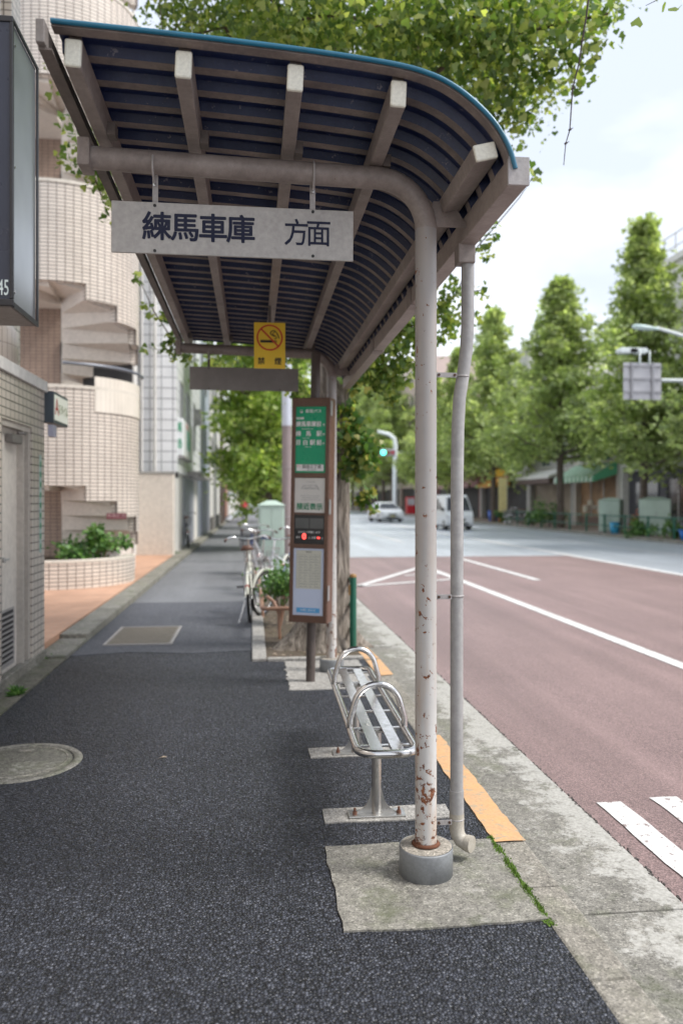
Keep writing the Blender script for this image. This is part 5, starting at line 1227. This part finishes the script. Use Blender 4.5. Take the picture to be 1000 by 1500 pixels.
# traffic signal
tsg = empty('traffic_signal', (15.9, 88, .02), label='green traffic signal on a white pole with curved lamp arm', cat='traffic signal'); ot = Vector((15.9, 88, .02))
def tp(u, v): return PY(u, v, 88) - ot
m = MB(); xb = tp(578, 660); m.tube([(xb.x, 0, 0), (xb.x, 0, 5), tuple(tp(579, 652)), tuple(tp(577, 642)), tuple(tp(569, 636)), tuple(tp(553, 632))], [.26, .24, .23, .22, .20, .16], 12); m.build('pole', P('signal_white_pole', (.72, .78, .78), .4), tsg)
a_, b_ = tp(556, 658), tp(579, 668); m = MB(); m.box(a_.x, b_.x, -.3, -.05, b_.z, a_.z); hd = m.build('signal_head', P('signal_grey', (.35, .37, .42), .5), tsg, .08)
zc = (a_.z + b_.z) / 2
for i, (nm, mt) in enumerate((('green_lens', emit('green_lens', (.05, 1, .62), 4)), ('amber_lens', P('amber_lens', (.20, .10, .03), .3)), ('red_lens', P('red_lens', (.35, .05, .06), .3)))):
    m = MB(); m.cyl((a_.x + .36 + i * .52, -.34, zc), (a_.x + .36 + i * .52, -.30, zc), .24, n=20); m.build(nm, mt, hd)
m = MB(); m.cyl(tuple(tp(579, 663)), tuple(tp(612, 663)), .05, n=8); m.build('signal_arm', LG, tsg)
# round lamp post and red machine in front of brick building
rl_ = empty('globe_lamp', (17.8, 86.5, .02), label='white globe lamp before the brick building right of the signal', cat='street lamp'); m = MB(); m.cyl((0, 0, 0), (0, 0, 4.7), .06, n=8); m.build('pole', GALV, rl_); m = MB(); m.lathe([(0, 4.55), (.30, 4.7), (.36, 4.95), (.26, 5.2), (0, 5.3)], 16); m.build('globe', WHI, rl_)
vm = empty('vending_machine', (17.2, 86, .02), label='red vending machine in front of the brick building', cat='vending machine'); m = MB(); m.box(-.5, .5, -.4, .4, 0, 1.85); m.build('body', P('vending_red', (.50, .03, .04), .35), vm, .03)
m = MB(); m.box(-.42, .42, -.415, -.402, .95, 1.7); m.build('display', P('vending_glass', (.5, .5, .52), .2), vm)
# ------------------------------------------------------------------ vehicles
CARW = P('car_white', (.74, .75, .76), .22, 0, .02, 2)
def vehicle(name, prof, glass, wd, tops_, lab, cat, loc, rz, wheels, R_w=.30):
    """prof: side outline (y, z) of the body, front towards -Y; glass: side outline of the glazed part"""
    e_ = empty(name, loc, rz, label=lab, cat=cat)
    def loft(poly, hw0, hw1, zb, zt):
        m = MB(); n = len(poly); vs = []
        for s_ in (-1, 1):
            for (y_, z_) in poly:
                t = max(0, min(1, (z_ - zb) / (zt - zb))); vs.append((s_ * (hw0 + (hw1 - hw0) * t), y_, z_))
        m.add(vs, [tuple(range(n)), tuple(range(n, 2 * n))[::-1]] + [(i, n + i, n + (i + 1) % n, (i + 1) % n) for i in range(n)]); return m
    zb = max(z for _, z in glass) ; zl = min(z for _, z in glass)
    loft(prof, wd / 2, tops_, zl, zb).build('body', CARW, e_, .04)
    # windscreen, rear glass and side glass, proud of the body
    ys_ = sorted(glass); fr_lo = glass[0]; fr_hi = glass[1]; re_hi = glass[2]; re_lo = glass[3]
    def q(y_, z_, s_, out=0): t = (z_ - zl) / (zb - zl); return (s_ * (wd / 2 + (tops_ - wd / 2) * t + out), y_, z_)
    for nm, lo, hi, dy in (('windscreen', fr_lo, fr_hi, -.03), ('rear_window', re_lo, re_hi, .012)):
        m = MB(); k = .9; a = lambda p, s_, f: (s_ * (wd / 2 + (tops_ - wd / 2) * (p[1] - zl) / (zb - zl)) * k, p[0] + dy, p[1])
        m.add([a(lo, -1, 0), a(lo, 1, 0), a(hi, 1, 0), a(hi, -1, 0)], [(0, 1, 2, 3)]); g_ = m.build(nm, GLASSD, e_); g_.modifiers.new('s', 'SOLIDIFY').thickness = .01
    for s_ in (-1, 1):
        m = MB(); mid = (fr_hi[0] + re_hi[0]) / 2
        for (p0, p1, p2, p3) in (((fr_lo[0] + .12, zl + .03), (fr_hi[0] + .08, zb - .07), (mid - .04, zb - .07), (mid - .04, zl + .03)), ((mid + .04, zl + .03), (mid + .04, zb - .07), (re_hi[0] - .08, zb - .07), (re_lo[0] - .12, zl + .03))):
            m.add([q(p0[0], p0[1], s_, .008), q(p1[0], p1[1], s_, .008), q(p2[0], p2[1], s_, .008), q(p3[0], p3[1], s_, .008)], [(0, 1, 2, 3)])
        m.build('side_window', GLASSD, e_)
        for wy in wheels:
            m = MB(); m.lathe([(R_w * .55, -.09), (R_w * .95, -.10), (R_w, -.05), (R_w, .05), (R_w * .95, .10), (R_w * .55, .09)], 22); w_ = m.build('wheel', RUBBER, e_, loc=(s_ * (wd / 2 - .09), wy, R_w), rot=(0, R(90), 0))
            m = MB(); m.lathe([(0, .08), (R_w * .2, .095), (R_w * .55, .07), (R_w * .62, .09)], 18); m.lathe([(0, -.08), (R_w * .2, -.095), (R_w * .55, -.07), (R_w * .62, -.09)], 18); m.build('rim', ALU, w_)
        m = MB(); yf = min(p[0] for p in prof); m.box(s_ * wd * .44 - .10, s_ * wd * .44 + .06, yf + .01, yf + .12, .62, .80); m.build('headlight', P('headlight_glass', (.75, .76, .78), .1), e_, .02)
        m = MB(); m.box(s_ * (wd / 2 + .10) - .08, s_ * (wd / 2 + .10) + .08, fr_lo[0] + .22, fr_lo[0] + .32, zl - .02, zl + .15); m.build('mirror', BLK, e_, .02)
    m = MB(); m.box(-.30, .30, yf - .014, yf + .02, .52, .62); m.box(-.45, .45, yf - .01, yf + .02, .30, .40); m.build('grille', BLK, e_)
    m = MB(); m.box(-.17, .17, yf - .022, yf - .015, .40, .50); m.build('number_plate', P('plate_yellow', (.65, .6, .3), .5), e_)
    m = MB(); m.box(-wd / 2 + .03, wd / 2 - .03, yf + .12, -yf - .1 if False else max(p[0] for p in prof) - .12, .16, .24); m.build('underbody', RUBBER, e_)
    return e_
vehicle('van', [(-1.60, .25), (-1.68, .45), (-1.66, .80), (-1.50, .98), (-.98, 1.82), (-.80, 1.90), (1.55, 1.90), (1.66, 1.75), (1.68, .30), (1.6, .22)], [(-1.457, 1.05), (-1.017, 1.76), (1.62, 1.76), (1.66, 1.05)], 1.46, .60, 'small white van driving towards the camera in the opposite lane', 'van', (10.95, 43.2, RZ), R(1), (-1.05, 1.1), .28)
vehicle('car', [(-2.1, .25), (-2.18, .5), (-2.05, .75), (-1.25, .95), (-.45, 1.42), (.0, 1.48), (.9, 1.45), (1.65, 1.02), (2.1, .95), (2.18, .5), (2.1, .25)], [(-1.20, .98), (-.518, 1.38), (.95, 1.38), (1.6, 1.0)], 1.74, .56, 'white saloon car further up the opposite lane, beyond the ginkgo trunk', 'car', (9.95, 59.5, RZ), R(5), (-1.3, 1.3), .31)
c2 = vehicle('car', [(-1.8, .25), (-1.85, .5), (-1.75, .8), (-1.15, 1.0), (-.5, 1.55), (.0, 1.62), (1.4, 1.6), (1.75, 1.0), (1.82, .5), (1.8, .25)], [(-1.127, 1.02), (-.56, 1.5), (1.4, 1.5), (1.72, 1.0)], 1.62, .56, 'distant silver car just right of the ginkgo trunk', 'car', (10.1, 92, RZ), R(2), (-1.15, 1.15), .29)
# ------------------------------------------------------------------ bicycles
def bicycle(p, rz, frame, lab, cat='bicycle', Rw=.29, wb=1.0, basket=None, saddle=None, lean=0, fend=None, group=None, rear_frame=True):
    """stands on wheels along local Y (front +Y)"""
    e_ = empty('bicycle', p, rz, label=lab, cat=cat, group=group); e_.rotation_euler = (0, lean, rz)
    for yy in (0, wb):
        m = MB(); m.tube(arc((0, yy, Rw + .012), Rw - .012, 0, 360, 30, 'yz')[:-1], .019, 8, closed=True); w_ = m.build('wheel', RUBBER, e_)
        m = MB(); m.tube(arc((0, yy, Rw + .012), Rw - .035, 0, 360, 30, 'yz')[:-1], .009, 6, closed=True); m.build('rim', CHROME, w_)
        m = MB(); 
        for k in range(18): a = k * math.pi / 9; m.cyl((rnd.choice((-.02, .02)), yy, Rw + .012), (0, yy + (Rw - .04) * math.cos(a), Rw + .012 + (Rw - .04) * math.sin(a)), .0014, n=4)
        m.cyl((-.05, yy, Rw + .012), (.05, yy, Rw + .012), .018, n=10); m.build('spokes', CHROME, w_)
        m = MB(); m.tube(arc((0, yy, Rw + .012), Rw + .022, 20 if yy else 15, 165 if not yy else 150, 18, 'yz'), .022, 6); m.build('mudguard', fend or CHROME, e_)
    bbp = Vector((0, .42, Rw - .01)); st_ = Vector((0, .26, .72)); hd0, hd1 = Vector((0, wb - .16, .66)), Vector((0, wb - .20, .84))
    m = MB(); m.tube([bbp, st_], .017, 10); m.tube([bbp, hd0], .019, 10); m.tube([st_ - Vector((0, -.02, .12)), hd1 - Vector((0, 0, .04))], .015, 10); m.tube([hd0, hd1], .022, 10)
    for s_ in (-1, 1):
        m.tube([bbp + Vector((s_ * .02, 0, 0)), (s_ * .045, .0, Rw + .012)], .009, 8); m.tube([st_ + Vector((s_ * .015, 0, -.08)), (s_ * .045, .0, Rw + .012)], .009, 8); m.tube([hd0 + Vector((s_ * .03, 0, 0)), (s_ * .045, wb - .03, Rw + .2), (s_ * .045, wb, Rw + .012)], .011, 8)
    m.build('frame', frame, e_)
    m = MB(); m.tube([st_, st_ + Vector((0, -.02, .16))], .012, 8); sp_ = st_ + Vector((0, -.03, .17))
    m.tube([hd1, hd1 + Vector((0, -.02, .14))], .013, 8); m.build('seat_post', CHROME, e_)
    m = MB(); vs = []
    sec = [(-.13, .075, .045), (-.06, .085, .05), (.02, .05, .045), (.10, .022, .035), (.14, .012, .02)]
    for (y_, w2, h_) in sec: vs += [(sp_.x - w2, sp_.y + y_, sp_.z - .01), (sp_.x - w2 * .6, sp_.y + y_, sp_.z + h_), (sp_.x + w2 * .6, sp_.y + y_, sp_.z + h_), (sp_.x + w2, sp_.y + y_, sp_.z - .01)]
    m.add(vs, [(4 * i + a, 4 * i + (a + 1) % 4, 4 * i + 4 + (a + 1) % 4, 4 * i + 4 + a) for i in range(4) for a in range(4)] + [(3, 2, 1, 0), (16, 17, 18, 19)], smooth=True); m.build('saddle', saddle or P('saddle_brown', (.13, .06, .04), .5), e_)
    hz = hd1 + Vector((0, -.02, .15))
    m = MB(); m.tube([hz + Vector((-.28, -.16, .02)), hz + Vector((-.22, -.03, .04)), hz + Vector((-.08, .02, .01)), hz, hz + Vector((.08, .02, .01)), hz + Vector((.22, -.03, .04)), hz + Vector((.28, -.16, .02))], .0115, 8); hb = m.build('handlebar', CHROME, e_)
    for s_ in (-1, 1): m = MB(); m.cyl(hz + Vector((s_ * .28, -.16, .02)), hz + Vector((s_ * .29, -.26, .0)), .017, n=8); m.build('grip', P('grip_brown', (.10, .06, .05), .7), hb); 
    m = MB(); m.tube([bbp + Vector((-.06, 0, 0)), bbp + Vector((.06, 0, 0))], .012, 6); m.tube([bbp + Vector((.06, 0, 0)), bbp + Vector((.07, .10, -.13))], .010, 6); m.tube([bbp + Vector((-.06, 0, 0)), bbp + Vector((-.07, -.10, .13))], .010, 6)
    m.box(.07, .16, .42 + .07, .42 + .13, Rw - .16, Rw - .135); m.box(-.16, -.07, .42 - .13, .42 - .07, Rw + .11, Rw + .135); m.lathe([(.085, -.004), (.085, .004), (.04, .004), (.04, -.004)], 20, c=(0, 0, 0)); m.build('crank', P('crank_grey', (.15, .15, .16), .4, .6), e_)
    m = MB(); m.tube([(-.05, .02, Rw - .03), (-.13, -.05, .012)], .008, 6); m.build('kickstand', CHROME, e_)
    m = MB(); m.cyl((0, -Rw * .86, Rw + .18), (0, -Rw * .86 - .03, Rw + .18), .026, n=12); m.build('reflector', REDI, e_)
    if rear_frame: m = MB(); m.tube([(-.06, -.18, .62), (-.06, .18, .62)], .006, 6); m.tube([(.06, -.18, .62), (.06, .18, .62)], .006, 6); m.tube([(-.06, -.18, .62), (.06, -.18, .62)], .006, 6); m.tube([(-.06, .0, .62), (.06, .0, .62)], .006, 6); m.tube([(-.06, -.1, .62), (-.045, 0, .3)], .005, 6); m.tube([(.06, -.1, .62), (.045, 0, .3)], .005, 6); m.build('luggage_rack', CHROME, e_)
    if basket:
        bx = MB(); y0_, y1_ = wb - .02, wb + .26
        for z in (.66, .74, .82, .90): k = (z - .66) * .15; bx.tube([(-.14 - k, y0_ - k, z), (.14 + k, y0_ - k, z), (.14 + k, y1_ + k, z), (-.14 - k, y1_ + k, z)], .005, 5, closed=True)
        for k in range(7):
            x = -.14 + k * .0467
            bx.tube([(x, y0_, .66), (x * 1.2, y0_ - .03, .90)], .003, 4); bx.tube([(x, y1_, .66), (x * 1.2, y1_ + .03, .90)], .003, 4); y_ = y0_ + k * .0467
            bx.tube([(-.14, y_, .66), (-.175, y_, .90)], .003, 4); bx.tube([(.14, y_, .66), (.175, y_, .90)], .003, 4); bx.tube([(x, y0_, .66), (x, y1_, .66)], .003, 4)
        bx.build('basket', basket, e_)
    return e_
BG_ = 'bicycles parked along the tree pit'
IV = P('ivory_paint', (.70, .70, .62), .3, 0, .03, 5)
bicycle((-.03, 9.85, 0), R(-2), IV, 'ivory bicycle parked at the end of the row, rear wheel towards the bus stop', fend=IV, lean=R(-3), group=BG_)
bicycle((.18, 12.6, 0), R(14), P('silver_paint', (.5, .5, .52), .3, .6), 'silver bicycle with dark basket behind the ivory one', basket=P('basket_dark', (.07, .07, .08), .6), fend=CHROME, lean=R(4), saddle=P('saddle_blue', (.05, .09, .20), .6), group=BG_)
bicycle((.50, 12.9, 0), R(-16), P('blue_paint', (.04, .12, .28), .3), 'blue framed bicycle between the silver one and the green cabinet', basket=GALV, fend=IV, lean=R(5), group=BG_)
bicycle((.62, 11.2, 0), R(150), P('pearl_paint', (.62, .66, .70), .25), 'pale bicycle with white mudguards close behind the bus stop post', basket=GALV, fend=IV, lean=R(-4), group=BG_)
bicycle((.05, 15.2, 0), R(8), P('navy_paint', (.04, .06, .16), .3), 'navy bicycle with front basket farthest along the row', basket=P('basket_dark', (.07, .07, .08), .6), lean=R(3), group=BG_)
bicycle((-1.90, 24.2, .09), R(6), BLK, 'dark bicycle standing at the foot of the beige wall by the pharmacy', basket=GALV, fend=CHROME, lean=R(-4))
BO = 'bicycles on the opposite pavement'
bicycle((16.6, 46.9, .02), R(70), BLK, 'dark bicycle left of the tall bush across the road', basket=GALV, group=BO); bicycle((16.9, 48.6, .02), R(95), P('silver_paint', (.5, .5, .52), .3, .6), 'silver bicycle beside the yellow banner flag across the road', basket=GALV, group=BO)
# ------------------------------------------------------------------ person far down the pavement
def person(p, rz, shirt, trousers, lab):
    e_ = empty('person', p, rz, label=lab, cat='person')
    J = {'pel': (0, 0, .92), 'sp': (0, .01, 1.15), 'ch': (0, 0, 1.34), 'nk': (0, 0, 1.47), 'hd': (0, -.02, 1.58), 'tp': (0, -.01, 1.68), 'ls': (-.17, 0, 1.40), 'le': (-.23, .02, 1.13), 'lh': (-.22, -.10, .90), 'rs': (.17, 0, 1.40), 're': (.23, .04, 1.13), 'rh': (.22, -.06, .90),
         'lhp': (-.09, 0, .88), 'lk': (-.10, -.10, .50), 'la': (-.10, .00, .08), 'lt': (-.10, -.14, .04), 'rhp': (.09, 0, .88), 'rk': (.10, .02, .50), 'ra': (.10, .18, .10), 'rt': (.10, .06, .04)}
    Ed = [('pel', 'sp'), ('sp', 'ch'), ('ch', 'nk'), ('nk', 'hd'), ('hd', 'tp'), ('ch', 'ls'), ('ls', 'le'), ('le', 'lh'), ('ch', 'rs'), ('rs', 're'), ('re', 'rh'), ('pel', 'lhp'), ('lhp', 'lk'), ('lk', 'la'), ('la', 'lt'), ('pel', 'rhp'), ('rhp', 'rk'), ('rk', 'ra'), ('ra', 'rt')]
    Rd = {'pel': .15, 'sp': .13, 'ch': .15, 'nk': .055, 'hd': .10, 'tp': .085, 'ls': .06, 'le': .045, 'lh': .035, 'rs': .06, 're': .045, 'rh': .035, 'lhp': .09, 'lk': .06, 'la': .04, 'lt': .035, 'rhp': .09, 'rk': .06, 'ra': .04, 'rt': .035}
    ks = list(J); me = bpy.data.meshes.new('body'); me.from_pydata([J[k] for k in ks], [(ks.index(a), ks.index(b)) for a, b in Ed], []); me.materials.append(shirt)
    o = bpy.data.objects.new('body', me); COL.objects.link(o); o.parent = e_; sm = o.modifiers.new('skin', 'SKIN')
    for i, k in enumerate(ks): me.skin_vertices[0].data[i].radius = (Rd[k], Rd[k] * .8)
    me.skin_vertices[0].data[0].use_root = True; o.modifiers.new('sub', 'SUBSURF').render_levels = 2
    dg = bpy.context.evaluated_depsgraph_get(); dg.update(); m2 = bpy.data.meshes.new_from_object(o.evaluated_get(dg)); o.modifiers.clear(); o.data = m2
    m2.materials.clear(); [m2.materials.append(x) for x in (shirt, trousers, P('skin', (.45, .28, .20), .5), P('hair', (.02, .015, .012), .6), RUBBER)]
    for f in m2.polygons:
        z = f.center.z; f.use_smooth = True; f.material_index = 3 if z > 1.61 or (z > 1.53 and f.center.y > .02) else 2 if (z > 1.45 or (z < .93 and z > .8 and abs(f.center.x) > .17)) else 0 if z > .95 else 1 if z > .11 else 4
    return e_
person((-.55, 52, 0), R(8), P('red_jacket', (.62, .06, .08), .7), P('dark_trousers', (.03, .035, .05), .7), 'person in red jacket walking far down the narrow pavement')
